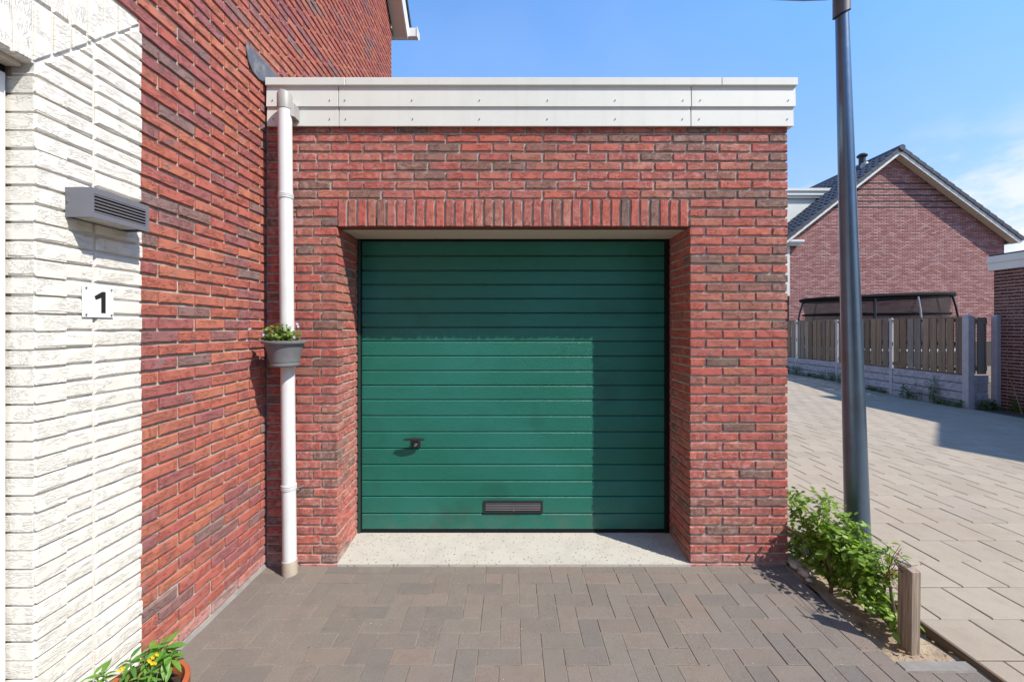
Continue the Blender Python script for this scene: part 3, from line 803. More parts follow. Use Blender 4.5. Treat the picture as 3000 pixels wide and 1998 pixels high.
MB().prism([(ye+0.02, ze+0.03), (ye+0.10, ze+0.03), (ye+0.16, ze+0.09), (ye+0.15, ze+0.15), (ye+0.02, ze+0.15)], 'X', -9.7, WX+0.31).build('gutter', M_pvc, house, bevel=0.004)
MB().prism([(ye+0.01, ze+0.02), (ye+0.105, ze+0.02), (ye+0.172, ze+0.088), (ye+0.162, ze+0.16), (ye+0.01, ze+0.16)], 'X', WX+0.312, WX+0.322).build('gutter_end_cap', M_pvc, house, bevel=0.002)

# ---- wall lamp
lx0, lx1, ly0, ly1, lz0, lz1 = WX+0.013, -1.501, 1.484, 1.721, 1.957, 2.064
lamp = thing('wall_lamp', (WX, 1.6, 1.96), 'grey box wall lamp with louvred front on the white brick', 'wall lamp')
m = MB()
t = 0.004; fx = lx1-0.006
m.box(lx0, fx, ly0, ly0+t, lz0, lz1); m.box(lx0, fx, ly1-t, ly1, lz0, lz1)
m.box(lx0, fx, ly0+t, ly1-t, lz1-t, lz1); m.box(lx0, lx0+t, ly0+t, ly1-t, lz0, lz1-t)
m.build('housing', M_grey, lamp)
fr = MB(); a0, a1, b0, b1 = ly0+0.010, ly1-0.015, lz0+0.020, lz1-0.020
fr.box(fx, lx1, ly0, ly1, lz1-0.020, lz1); fr.box(fx, lx1, ly0, ly1, lz0, lz0+0.020)
fr.box(fx, lx1, ly0, a0, lz0+0.020, lz1-0.020); fr.box(fx, lx1, a1, ly1, lz0+0.020, lz1-0.020)
fr.build('front_frame', M_grey, lamp)
for i in range(6):
    z = b0+0.002+i*0.0118
    MB().hexa([(lx1-0.020, a0, z+0.006), (lx1-0.001, a0, z), (lx1-0.001, a1, z), (lx1-0.020, a1, z+0.006),
               (lx1-0.020, a0, z+0.0075), (lx1-0.001, a0, z+0.0045), (lx1-0.001, a1, z+0.0045), (lx1-0.020, a1, z+0.0075)]).build('louvre', M_grey, lamp)
MB().box(lx1-0.034, lx1-0.030, ly0+t, ly1-t, lz0+0.006, lz1-t).build('diffuser', simple_mat('warm_diffuser', (0.30, 0.24, 0.13), 0.5), lamp)
MB().box(lx0+t, fx-0.002, ly0+0.03, ly1-0.03, lz0+0.004, lz0+0.007).build('bottom_glass', M_lens, lamp)
screw(lamp, (lx0+0.01, ly0-0.001, (lz0+lz1)/2), s=0.6)
# ---- number plate
px_ = WX+0.0165
plate = thing('house_number_plate', (WX, 1.6, 1.66), 'square white enamel plate with a black number 1', 'number plate')
MB().box(px_, px_+0.003, 1.539, 1.6605, 1.600, 1.722).build('plate', M_enamel, plate, bevel=0.0012)
dg = [(1.6265, 1.618), (1.6095, 1.618), (1.6095, 1.677), (1.588, 1.668), (1.583, 1.681), (1.613, 1.7005), (1.6265, 1.7005)]
MB().prism(dg, 'X', px_+0.0032, px_+0.0042).build('digit', M_digit, plate)
for (yy, zz_) in ((1.551, 1.711), (1.649, 1.711), (1.551, 1.611), (1.649, 1.611)):
    screw(plate, (px_+0.0045, yy, zz_), (0, rad(90), 0), 0.62)

# ---- downpipe
def pp(z):  # pipe leans slightly
    t = z/3.0; return (-1.408-0.028*t, 2.640-0.008*t)
dp = thing('downpipe', (-1.411, 2.641, 0), 'white plastic downpipe running from the roof edge to the pavers', 'downpipe')
R = 0.0415
MB().tube([(*pp(0.07), 0.07), (*pp(2.95), 2.95)], R, 28).build('pipe', M_pvc, dp, smooth=True)
MB().tube([(*pp(-0.05), -0.05), (*pp(0.088), 0.088)], R+0.004, 28).build('ground_socket', M_pvcb, dp, smooth=True)
for zc_ in (2.395, 0.553):
    for q in (-0.011, 0.0, 0.011):
        mm = MB().tube([(*pp(zc_+q), zc_+q-0.0035), (*pp(zc_+q), zc_+q+0.0035)], R+0.0045, 28)
        mm.build('pipe_clamp_ring', M_pvc, dp, smooth=True)
    c = pp(zc_); MB().tube([(c[0]+0.03, c[1]+0.02, zc_-0.02), (c[0]+0.05, D, zc_-0.03)], 0.004, 8).build('clamp_screw', M_screw, dp)
ptop = pp(2.97)
el = MB().tube([(*pp(2.942), 2.942), (*pp(3.035), 3.035), (ptop[0]+0.004, ptop[1], 3.055)], [R+0.003, R+0.003, R-0.006], 28)
el.hexa([(ptop[0]+0.01, ptop[1]-0.030, 2.905), (ptop[0]+0.062, ptop[1]+0.0, 2.900), (ptop[0]+0.062, D-0.028, 2.900), (ptop[0]+0.01, D-0.028, 2.905),
         (ptop[0]-0.01, ptop[1]-0.034, 3.050), (ptop[0]+0.060, ptop[1]+0.0, 2.985), (ptop[0]+0.060, D-0.03, 2.985), (ptop[0]-0.01, D-0.03, 3.05)])
el.build('top_elbow', M_pvcg, dp, smooth=True)

# ================================================================== PLANT HELPERS
def leaf_mesh(name, mat, L=1.0, W=0.5, fold=0.18, curl=0.2):
    vs = []; fs = []
    prof = [(0.0, 0.02), (0.22, 0.75), (0.5, 1.0), (0.78, 0.62), (1.0, 0.02)]
    for (t, wv) in prof:
        z = -curl*t*t
        vs += [(-W/2*wv, t*L, z+fold*wv*W/2), (0, t*L, z), (W/2*wv, t*L, z+fold*wv*W/2)]
    for i in range(4):
        for j in range(2): fs.append((i*3+j, i*3+j+1, (i+1)*3+j+1, (i+1)*3+j))
    me = bpy.data.meshes.new(name); me.from_pydata(vs, [], fs); me.materials.append(mat); me.shade_smooth(); return me
def leaf_rot(yaw, pitch, roll): return (Matrix.Rotation(yaw, 3, 'Z') @ Matrix.Rotation(pitch, 3, 'X') @ Matrix.Rotation(roll, 3, 'Y'))

# ---- shrub against the garage corner
shrub = thing('vine_shrub', (2.0, 2.5, 0), 'bright green leafy vine shrub sprawling beside the garage corner', 'shrub')
top_pts = [(2.98, 0.44), (2.80, 0.47), (2.69, 0.485), (2.42, 0.435), (2.33, 0.36), (2.24, 0.31), (2.16, 0.17), (2.06, 0.07)]
def ztop(y):
    for (a, za), (b, zb) in zip(top_pts, top_pts[1:]):
        if b <= y <= a: return zb+(za-zb)*(y-b)/(a-b)
    return 0.05
LV = [leaf_mesh('leaf', M_leaf, W=0.62, fold=0.2+0.1*i, curl=0.12*i) for i in range(3)]
stems = []; litems = []
rs = random.Random(5)
roots = [(1.96, 2.72), (1.93, 2.50), (1.99, 2.32), (1.98, 2.15), (1.90, 2.9)]
for s in range(74):
    rx, ry = rs.choice(roots)
    y1 = rs.uniform(2.08, 2.98); zt = ztop(y1)
    z1 = zt*rs.uniform(0.55, 1.0) if rs.random() < 0.75 else zt*rs.uniform(0.1, 0.6)
    x1 = 2.00+rs.uniform(-0.15, 0.13)
    p0 = Vector((rx, ry, 0)); p3 = Vector((x1, y1, z1))
    pm = Vector((rx+rs.uniform(-.03, .03), ry*0.6+y1*0.4, max(z1, 0.12)*rs.uniform(0.9, 1.15)))
    path = [(p0*(1-t)**2+pm*2*t*(1-t)+p3*t*t) for t in (0, .2, .4, .6, .8, 1.0)]
    stems.append(path)
    for tt in [i/15 for i in range(4, 16)]:
        q = p0*(1-tt)**2+pm*2*tt*(1-tt)+p3*tt*tt
        for l in range(3):
            q2 = q+Vector((rs.gauss(0, .018), rs.gauss(0, .028), rs.gauss(0, .018)))
            if q2.z > ztop(q2.y)+0.02 or q2.z < -0.01 or q2.x < 1.835 and q2.y > 2.70: continue
            L = rs.uniform(0.026, 0.050)
            litems.append((prio(q2)*L, q2, leaf_rot(rs.uniform(0, 6.28), rs.uniform(-0.9, 0.5), rs.uniform(-0.6, 0.6)), (L, L, L)))
place(shrub, 'leaf', 'foliage', LV, litems, 300)
sm = MB()
for p in stems[:34]: sm.tube(p, [0.0035, .003, .0025, .002, .0015, .001], 5)
sm.build('stems', M_stem, shrub, smooth=True)
for (rx, ry) in roots[:4]:
    MB().tube([(rx, ry, -0.03), (rx+0.004, ry, 0.10), (rx-0.006, ry+0.01, 0.22)], [0.011, 0.009, 0.006], 8).build('main_stem', M_stem, shrub, smooth=True)
# dry twigs and withered blossom near the post
dry = thing('withered_twigs', (2.03, 2.12, 0), 'brown withered blossom twigs between the vine shrub and the wooden post', 'dried plant')
DV = [leaf_mesh('dry_leaf', M_dry, W=0.7, fold=0.5, curl=0.3)]
dit = []; dm = MB()
for s in range(16):
    base = Vector((2.02, 2.24, 0.20)); e = Vector((rs.uniform(1.93, 2.08), rs.uniform(2.04, 2.26), rs.uniform(0.24, 0.42)))
    mid = (base+e)/2+Vector((0, 0, 0.03)); dm.tube([base, mid, e], [0.0022, 0.0016, 0.001], 5)
    for l in range(11):
        q = base.lerp(e, rs.uniform(0.35, 1.05))+Vector((rs.gauss(0, .010), rs.gauss(0, .014), rs.gauss(0, .012)))
        L = rs.uniform(0.007, 0.016); dit.append((prio(q), q, leaf_rot(rs.uniform(0, 6.28), rs.uniform(-1, 1), rs.uniform(-1, 1)), (L, L, L)))
dm.tube([(2.03, 2.24, -0.02), (2.02, 2.245, 0.12), (2.02, 2.24, 0.22)], [0.010, 0.008, 0.005], 8)
dm.build('twigs', M_stem, dry, smooth=True); place(dry, 'dry_leaf', 'dry_leaves', DV, dit, 300)

# ---- wooden post with wire
post = thing('wooden_post', (1.95, 2.03, 0), 'short weathered square wooden post at the end of the planting bed', 'post')
m = MB().hexa([(1.926, 1.997, -0.1), (1.972, 1.999, -0.1), (1.972, 2.073, -0.1), (1.926, 2.073, -0.1),
               (1.932, 1.999, 0.384), (1.981, 2.001, 0.384), (1.981, 2.075, 0.392), (1.932, 2.073, 0.392)])
m.build('post_body', M_postw, post, bevel=0.003)
wire = MB()
def sagline(a, b, sag, n=10):
    a, b = Vector(a), Vector(b); return [a.lerp(b, i/n)-Vector((0, 0, sag*4*(i/n)*(1-i/n))) for i in range(n+1)]
wire.tube(sagline((1.86, 2.95, 0.47), (1.95, 2.03, 0.396), 0.02), 0.0016, 6)
wire.tube(sagline((2.03, 2.5, 0.40), (1.96, 2.03, 0.398), -0.015), 0.0016, 6)
arc = [Vector((1.958-0.062*math.sin(t), 2.03+0.02*math.sin(t), 0.394+0.030*math.sin(t)-0.05*(t/2.6)**3)) for t in [i*0.26 for i in range(11)]]
wire.tube(arc, 0.0032, 6)
wire.build('training_wire', M_wire, label='thin dark wire looped over the wooden post and into the shrub', cat='wire')
# pale stones at the corner of the garage
stn = []
for i, (x, y, s) in enumerate([(1.855, 2.70, .035), (1.875, 2.66, .028), (1.850, 2.62, .030), (1.90, 2.74, .040), (1.86, 2.78, .045), (1.93, 2.70, .022), (1.84, 2.56, .018)]):
    bm = bmesh.new(); bmesh.ops.create_icosphere(bm, subdivisions=2, radius=1)
    for v in bm.verts: v.co *= s*(1+rs.uniform(-0.22, 0.22)); v.co.z *= 0.62
    me = bpy.data.meshes.new('stone'); bm.to_mesh(me); bm.free(); me.materials.append(M_stone)
    o = bpy.data.objects.new('stone', me); COL.objects.link(o); o.location = (x, y, s*0.3)
    names = ['nearest the brick edge', 'beside a smaller stone', 'front one of the heap', 'biggest, on the alley side', 'against the side wall', 'small, apart in the soil', 'tiny, nearest the pavers']
    props(o, 'pale rough stone under the shrub, '+names[i], 'stone', 'pale stones at the garage corner')
# leaf litter
lit = []
for i in range(160):
    q = Vector((rs.uniform(1.82, 2.12), rs.uniform(1.97, 2.9), 0.004)); L = rs.uniform(0.006, 0.02)
    lit.append((0, q, leaf_rot(rs.uniform(0, 6.28), rs.uniform(-.3, .3), rs.uniform(-.3, .3)), (L, L, L)))
litv = [leaf_mesh('leaf_litter', M_dry, W=0.6)]
lo = bpy.data.objects.new('tmp', None)
place(None, 'leaf_litter', 'leaf_litter', litv, lit, 0)
o = bpy.data.objects['leaf_litter']; props(o, 'dry leaf litter scattered on the sandy planting bed', 'litter')

# ---- hanging pot on the downpipe
pcx, pcy = -1.408, 2.585
hp_ = thing('hanging_planter', (pcx, pcy, 1.33), 'grey plastic half round planter clamped round the white downpipe', 'planter')
def sq(x, y): return (x, y if y < 0 else y*0.78)
MB().lathe([(0.074, 1.325), (0.080, 1.322), (0.086, 1.328), (0.087, 1.338), (0.0845, 1.340), (0.0850, 1.350), (0.0875, 1.352), (0.090, 1.372), (0.099, 1.410), (0.108, 1.440), (0.113, 1.462), (0.128, 1.464), (0.131, 1.470), (0.131, 1.478), (0.127, 1.482), (0.112, 1.481), (0.108, 1.455)], (pcx, pcy), 40, sq).build('pot', M_potg, hp_, smooth=True)
MB().lathe([(0.0001, 1.465), (0.111, 1.462)], (pcx, pcy), 40, sq).build('soil', M_potsoil, hp_)
MB().lathe([(0.0001, 1.326), (0.075, 1.326)], (pcx, pcy), 40, sq).build('pot_base', M_potg, hp_)
tp = thing('trailing_plant', (pcx, pcy, 1.47), 'light green trailing plant with tiny lilac flowers in the downpipe planter', 'plant')
PVL = [leaf_mesh('leaf', M_leafp, W=0.62, fold=0.25, curl=0.3), leaf_mesh('leaf', M_leafp, W=0.75, fold=0.1, curl=0.1)]
li = []; sm = MB()
for s in range(46):
    a = rs.uniform(math.pi*0.95, math.pi*2.05); r = rs.uniform(0.02, 0.105)
    b = Vector((pcx+math.cos(a)*r, pcy+math.sin(a)*r*0.95, 1.465))
    if (b.x+1.415)**2+(b.y-2.625)**2 < 0.05**2: b.y -= 0.03
    tall = rs.uniform(0.02, 0.07) if rs.random() < 0.75 else rs.uniform(0.07, 0.125)
    e = b+Vector((rs.uniform(-.02, .02), rs.uniform(-.025, .005), tall)); sm.tube([b, e], 0.0015, 5)
    for l in range(8):
        q = b.lerp(e, rs.uniform(0.3, 1.0)); L = rs.uniform(0.018, 0.034)
        li.append((1, q, leaf_rot(rs.uniform(0, 6.28), rs.uniform(-0.3, 0.9), rs.uniform(-.5, .5)), (L, L, L)))
for (sx, pts_) in ((1, [(-.09, -.03, 1.48), (-.13, -.05, 1.535), (-.175, -.06, 1.55), (-.21, -.05, 1.535)]), (1, [(-.10, -.02, 1.47), (-.15, -.05, 1.50), (-.20, -.06, 1.485)]), (1, [(.07, -.05, 1.47), (.105, -.06, 1.53), (.115, -.06, 1.575)])):
    sm.tube([(pcx+p[0], pcy+p[1], p[2]) for p in pts_], 0.0011, 5)
sm.build('stems', M_stemg, tp); place(tp, 'leaf', 'foliage', PVL, li, 300)
def flower(parent, c, r, mat, n=5, name='flower'):
    m = MB()
    for k in range(n):
        a = 2*math.pi*k/n+rs.uniform(-.2, .2); d = Vector((math.cos(a), -0.25, math.sin(a))); s_ = Vector((-math.sin(a), 0, math.cos(a)))
        c0 = Vector(c); m.add([c0, c0+d*r*0.6+s_*r*0.42, c0+d*r*1.05, c0+d*r*0.6-s_*r*0.42], [(0, 1, 2, 3)])
    m.build(name, mat, parent)
for (dx, dy, z) in ((-.205, -.05, 1.487), (-.185, -.05, 1.555), (-.215, -.05, 1.53), (.095, -.07, 1.505), (.115, -.062, 1.57), (.108, -.06, 1.585), (-.08, -.09, 1.52)):
    flower(tp, (pcx+dx, pcy+dy, z), 0.009, M_lil)

# ---- terracotta pot bottom left
tx, ty = -1.345, 1.495
tpot = thing('terracotta_pot', (tx, ty, 0), 'round orange terracotta pot on the pavers below the white brick', 'flower pot')
MB().lathe([(0.0001, 0.0), (0.095, 0.0), (0.098, 0.01), (0.128, 0.20), (0.145, 0.205), (0.150, 0.212), (0.151, 0.250), (0.146, 0.256), (0.134, 0.255), (0.130, 0.235), (0.124, 0.2)], (tx, ty), 48).build('pot', M_terra, tpot, smooth=True)
MB().lathe([(0.0001, 0.222), (0.131, 0.216)], (tx, ty), 40).build('soil', M_potsoil, tpot)
fl = thing('yellow_flower_plant', (tx, ty, 0.22), 'leafy green bedding plant with yellow flowers in the terracotta pot', 'flowers')
FV = [leaf_mesh('leaf', M_leafb, W=0.40, fold=0.15, curl=0.30), leaf_mesh('leaf', M_leafb, W=0.36, fold=0.3, curl=0.5)]
li = []; sm = MB()
cl_ = [(tx+0.02, ty+0.07, 0.37, 1.0), (tx+0.055, ty+0.055, 0.375, 1.0), (tx-0.055, ty+0.03, 0.345, .8), (tx-0.11, ty-0.02, 0.33, .8), (tx+0.02, ty-0.02, 0.32, .5), (tx-0.03, ty-0.04, 0.315, .5), (tx-0.16, ty+0.0, 0.31, .7), (tx+0.05, ty+0.0, 0.33, .5), (tx, ty+0.03, 0.345, .5), (tx-.02, ty+.07, .35, .8), (tx+.08, ty+.05, .35, .8)]
for (x, y, z, sc) in cl_:
    sm.tube([(tx+(x-tx)*0.5, ty+(y-ty)*0.5, 0.22), (x, y, z)], 0.0025, 6)
    for l in range(14):
        a = l*2.4+rs.uniform(-.3, .3); zz_ = z-0.004*l; L = 0.062*sc*rs.uniform(0.75, 1.1)
        li.append((1, Vector((x, y, zz_)), leaf_rot(a, rs.uniform(0.0, 0.75)-0.03*l, rs.uniform(-.25, .25)), (L, L, L)))
sm.build('stems', M_stemg, fl); place(fl, 'leaf', 'foliage', FV, li, 300)
for (dx, dy, z) in ((.045, .012, .366), (.055, .018, .372), (.052, .0, .355), (.040, .004, .360), (.060, .004, .352), (-.045, -.01, .345), (-.052, -.014, .340), (.075, -.10, .30)):
    flower(fl, (tx+dx, ty+dy, z), 0.0085, M_yel, 6)

# ================================================================== STREET LAMP
sl = thing('street_lamp', (2.332, 2.80, 0), 'tall tapered dark street lamp pole beside the planting bed', 'street lamp')
def lp(z): return (2.345-0.030*z, 2.80, z)
pth = [lp(z) for z in (-0.1, 0.0, 0.6, 1.2, 2.0, 2.8, 3.75)]
MB().tube(pth, [0.0725, 0.0725, 0.067, 0.062, 0.054, 0.046, 0.037], 40).build('pole', M_pole, sl, smooth=True)
c = Vector(lp(3.74)); n_ = 32; vs = []
for k in range(n_):
    a = 2*math.pi*k/n_; vs.append((c.x+0.050*math.cos(a), c.y+0.050*math.sin(a), 3.675+(0.022)*math.cos(a)+0.004*math.sin(a)))
for k in range(n_):
    a = 2*math.pi*k/n_; vs.append((c.x+0.050*math.cos(a), c.y+0.050*math.sin(a), 3.98))
MB().add(vs, [(k, (k+1) % n_, n_+(k+1) % n_, n_+k) for k in range(n_)]+[tuple(range(n_, 2*n_))]).build('collar', M_poleh, sl, smooth=True)
hm = MB(); prof = [(0.0, 0.045, 0.10), (-0.08, 0.075, 0.11), (-0.20, 0.12, 0.10), (-0.40, 0.15, 0.075), (-0.60, 0.12, 0.05), (-0.70, 0.05, 0.03)]
vs = []
for (dx, hw_, hh) in prof:
    for k in range(12):
        a = 2*math.pi*k/12; vs.append((c.x+dx, c.y+hw_*math.cos(a), 3.862+0.10*(-dx)+hh*0.75*math.sin(a)))
hm.add(vs, [(i*12+k, i*12+(k+1) % 12, (i+1)*12+(k+1) % 12, (i+1)*12+k) for i in range(5) for k in range(12)]+[tuple(range(12)), tuple(range(71, 59, -1))])
hm.build('lamp_head', M_poleh, sl, smooth=True)

# ================================================================== FENCE
FXX = 8.93
fence = thing('board_fence', (FXX, 11, 0), 'brown vertical board fence on grey concrete kick boards along the alley', 'fence')
PY = [8.1, 9.72, 11.34, 12.96, 14.58, 16.2]
def cpost(x, y, w_, z1, parent):
    MB().box(x-w_/2, x+w_/2, y-w_/2, y+w_/2, -0.2, z1-0.05).add(
        [(x-w_/2-.006, y-w_/2-.006, z1-0.049), (x+w_/2+.006, y-w_/2-.006, z1-0.049), (x+w_/2+.006, y+w_/2+.006, z1-0.049), (x-w_/2-.006, y+w_/2+.006, z1-0.049), (x, y, z1)],
        [(3, 2, 1, 0), (0, 1, 4), (1, 2, 4), (2, 3, 4), (3, 0, 4)]).build('concrete_post', M_postc, parent)
for i, y in enumerate(PY): cpost(FXX, y, 0.115 if i == 0 else 0.07, 1.83 if i == 0 else 1.80, fence)
pm = MB().box(0, 1, 0, 1, 0, 1).mesh('fence_board', M_fencew)
def board(x, y, lx, ly, z0, z1, name='fence_board'):
    o = bpy.data.objects.new(name, pm); link(o, fence); o.location = Vector((x, y, z0))-wpos(fence); o.scale = (lx, ly, z1-z0)
    o.rotation_euler = (rs.uniform(-.002, .002), rs.uniform(-.002, .002), rs.uniform(-.02, .02))
for a, b in zip(PY, PY[1:]):
    y0, y1 = a+0.055, b-0.055; n = 9; p = (y1-y0)/n
    for k in range(n):
        yk = y0+k*p+0.004
        board(FXX-0.040-0.006*(k % 2), yk, 0.018, 0.132+rs.uniform(-.004, .004), 0.655+rs.uniform(-.008, .008), 1.765)
        if k < n-1: board(FXX+0.022, yk+0.115, 0.018, 0.080, 0.66, 1.765)
    for z in (0.70, 1.20, 1.68): board(FXX-0.016, y0, 0.030, y1-y0, z, z+0.07, 'fence_rail')
    board(FXX-0.035, y0, 0.07, y1-y0, 1.767, 1.785, 'fence_cap')
    # kick boards: rough courses
    for r in range(4):
        z0 = -0.06+r*0.175; m = MB(); ns = 8
        vs = []
        for s in range(ns+1):
            yy = y0-0.02+(y1-y0+0.04)*s/ns
            for (dx, zz_) in ((0.0, 0.004), (-0.02+rs.uniform(-.004, .004), 0.022), (-0.022+rs.uniform(-.006, .006), 0.09), (-0.02+rs.uniform(-.004, .004), 0.155), (0.0, 0.170)):
                vs.append((FXX-0.005+dx, yy, z0+zz_))
        m.add(vs, [(s*5+q, s*5+q+1, (s+1)*5+q+1, (s+1)*5+q) for s in range(ns) for q in range(4)])
        m.build('kick_board', M_kick, fence)
    MB().box(FXX-0.005, FXX+0.03, y0, y1, -0.1, 0.655).build('kick_board_core', M_mortar_d, fence)
# short closing panel to the shed
gate = thing('closing_panel', (9.15, 8.08, 0), 'short grey weathered board panel with a gap between fence corner and shed', 'fence panel')
cpost(9.345, 7.98, 0.10, 1.82, gate)
for (xa, xb, yb) in ((9.005, 9.075, 8.10), (9.085, 9.205, 8.07), (9.245, 9.285, 8.10)):
    MB().box(xa, xb, yb, yb+0.018, 0.66, 1.76).build('fence_board', M_fencew, gate)
for z in (0.72, 1.64): MB().box(9.0, 9.29, 8.09, 8.108, z, z+0.10).build('fence_rail', M_fencew, gate)
for r in range(4): MB().box(9.0, 9.29, 8.075-0.01*(r % 2), 8.11, -0.06+r*0.175, 0.11+r*0.175).build('kick_board', M_kick, gate, bevel=0.008)

# ================================================================== SHED
SXX = 9.37
shed = thing('brick_shed', (11, 6.5, 0), 'dark red brick shed with white roof edge at the right edge', 'shed')
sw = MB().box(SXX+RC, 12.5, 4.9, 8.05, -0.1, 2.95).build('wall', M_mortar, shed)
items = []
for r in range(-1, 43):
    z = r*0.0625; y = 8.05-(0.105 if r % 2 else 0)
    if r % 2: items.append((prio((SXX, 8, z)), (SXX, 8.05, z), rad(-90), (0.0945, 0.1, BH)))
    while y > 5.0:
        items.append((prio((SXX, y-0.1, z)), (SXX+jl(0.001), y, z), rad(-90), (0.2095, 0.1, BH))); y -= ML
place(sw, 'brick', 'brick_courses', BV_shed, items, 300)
MB().box(SXX-0.05, 12.6, 4.85, 8.10, 2.67, 2.815).build('fascia_board', M_trim, shed, bevel=0.003)
MB().box(SXX-0.065, 12.6, 4.83, 8.115, 2.8155, 2.945).build('fascia_board', M_trim, shed, bevel=0.003)
MB().box(SXX-0.04, 12.58, 4.86, 8.09, 2.9455, 2.975).build('roof', M_flue, shed)

# ================================================================== FAR HOUSE
FY = 17.3; ax, az = 15.95, 8.72; lx_, rx_ = 11.60, 20.58; ez_ = 5.22
fh = thing('gabled_house', (16, 20, 0), 'pink brown brick house with pointed gable and black tiled roof behind the fence', 'house')
slL = (az-ez_)/(ax-11.5); slR = (az-ez_)/(20.65-ax)
fw = MB().prism([(lx_, -0.1), (rx_, -0.1), (rx_, ez_+0.02), (ax, az-0.05), (lx_, ez_+0.02)], 'Y', FY+0.006, 27.5).build('wall', M_mortar_d, fh)
items = []
for r in range(0, 140):
    z = r*0.0625
    corb = 0.0
    if 6.55 < z < 7.75:
        if int((z-6.55)/0.0625) % 4 == 0: continue       # recessed shadow course between the corbelled bands
    xa = lx_ if z < ez_ else ax-(az-z-0.06)/slL; xb = rx_ if z < ez_ else ax+(az-z-0.06)/slR
    if xb-xa < 0.3: break
    if z < 1.0: continue
    x = lx_-(0.105 if r % 2 else 0)
    while x < xb:
        a = max(x, xa); b = min(x+0.2085, xb)
        if b-a > 0.03: items.append((random.random(), (a, FY-corb+jl(0.002), z), 0.0, (b-a-0.006, 0.05, 0.0445)))
        x += ML
place(fw, 'brick', 'brick_courses', BV_far, items, 0)
# barge boards, soffit, tiles
def slope(name, mat, x0, z0, x1, z1, y0, y1, t0, t1, bevel=0):
    d = Vector((x1-x0, 0, z1-z0)).normalized(); n = Vector((-d.z, 0, d.x))
    if n.z < 0: n = -n
    P = []
    for t in (t0, t1):
        for (x, z), y in (((x0, z0), y0), ((x1, z1), y0), ((x1, z1), y1), ((x0, z0), y1)): P.append((x+n.x*t, y, z+n.z*t))
    return MB().hexa(P).build(name, mat, fh, bevel=bevel)
LE = (11.20, ez_-0.30*slL); RE = (20.86, ez_-0.21*slR)
slope('barge_board', M_trim, LE[0], LE[1], ax-0.001, az, FY-0.34, FY-0.31, -0.02, 0.17)
slope('barge_board', M_trim, ax+0.001, az, RE[0], RE[1], FY-0.34, FY-0.31, -0.06, 0.17)
slope('soffit_panel', M_cream, LE[0], LE[1], ax, az-0.03, FY-0.309, FY-0.003, -0.015, 0.005)
slope('soffit_panel', M_cream, ax, az-0.03, RE[0], RE[1], FY-0.309, FY-0.003, -0.015, 0.005)
slope('roof_deck', M_flue, LE[0], LE[1], ax, az, FY-0.30, 27.8, 0.06, 0.17)
slope('roof_deck', M_flue, ax, az, RE[0], RE[1], FY-0.30, 27.8, 0.06, 0.17)
# tiles: pan with a raised roll, lower edge thick
tv = []; cs = [(0.0, 0.02), (0.15, 0.0), (0.5, 0.0), (0.62, 0.025), (0.78, 0.045), (0.93, 0.03), (1.0, 0.02)]
me = bpy.data.meshes.new('roof_tile'); vs = []
for (u, h) in cs: vs += [(0, u, h+0.045), (0, u, h), (1.05, u, h+0.012)]
me.from_pydata(vs, [], [f for i in range(len(cs)-1) for f in ((i*3+1, i*3, (i+1)*3, (i+1)*3+1), (i*3, i*3+2, (i+1)*3+2, (i+1)*3))])
me.materials.append(M_rooft); tv = [me]
items = []
for side in (-1, 1):
    E_ = LE if side < 0 else RE; d = Vector((ax-E_[0], 0, az-E_[1])); Ls = d.length; d.normalize()
    nrm = Vector((-d.z, 0, d.x)) if side < 0 else Vector((d.z, 0, -d.x))
    if nrm.z < 0: nrm = -nrm
    rows = 17; st = (Ls-0.02)/rows
    Rm = Matrix((d, Vector((0, 1, 0)), nrm)).transposed() if True else None
    for r in range(rows):
        for cix in range(34 if side < 0 else 6):
            yy = FY-0.36+cix*0.30
            q = Vector((E_[0], yy, E_[1]))+d*(r*st)+nrm*0.172
            # second side is mirrored: keep a right handed frame by flipping y
            if side < 0: Mx = Matrix((d, nrm.cross(d), nrm)).transposed(); q0 = q
            else: Mx = Matrix((d, nrm.cross(d), nrm)).transposed(); q0 = q
            if (nrm.cross(d)).y < 0: q0 = q+Vector((0, 0.30, 0))
            items.append((1.0 if side < 0 else 0.5, q0, Mx, (st, 0.30, 1.0)))
items = [(p/(1+0.05*(q.y-FY)), q, Mx, s) for (p, q, Mx, s) in items]
place(fh, 'roof_tile', 'roof_tiles', tv, items, 300)
# verge tiles hanging over the barge boards
for side in (-1, 1):
    E_ = LE if side < 0 else RE; d = Vector((ax-E_[0], 0, az-E_[1])); Ls = d.length; d.normalize()
    nrm = Vector((-d.z, 0, d.x)) if side < 0 else Vector((d.z, 0, -d.x))
    if nrm.z < 0: nrm = -nrm
    st = Ls/17
    for r in range(17):
        a = Vector((E_[0], 0, E_[1]))+d*(r*st-0.01); b = a+d*(st+0.01); P = []
        for (ta, tb) in ((0.095, 0.075), (0.235, 0.205)):
            P += [(a.x+nrm.x*ta, FY-0.385, a.z+nrm.z*ta), (b.x+nrm.x*tb, FY-0.385, b.z+nrm.z*tb), (b.x+nrm.x*tb, FY-0.343, b.z+nrm.z*tb), (a.x+nrm.x*ta, FY-0.343, a.z+nrm.z*ta)]
        MB().hexa(P).build('verge_tile', M_rooft, fh)
MB().tube([(ax, FY-0.42, az+0.20), (ax, 27.8, az+0.20)], 0.12, 12).build('ridge_tile', M_rooft, fh, smooth=True)
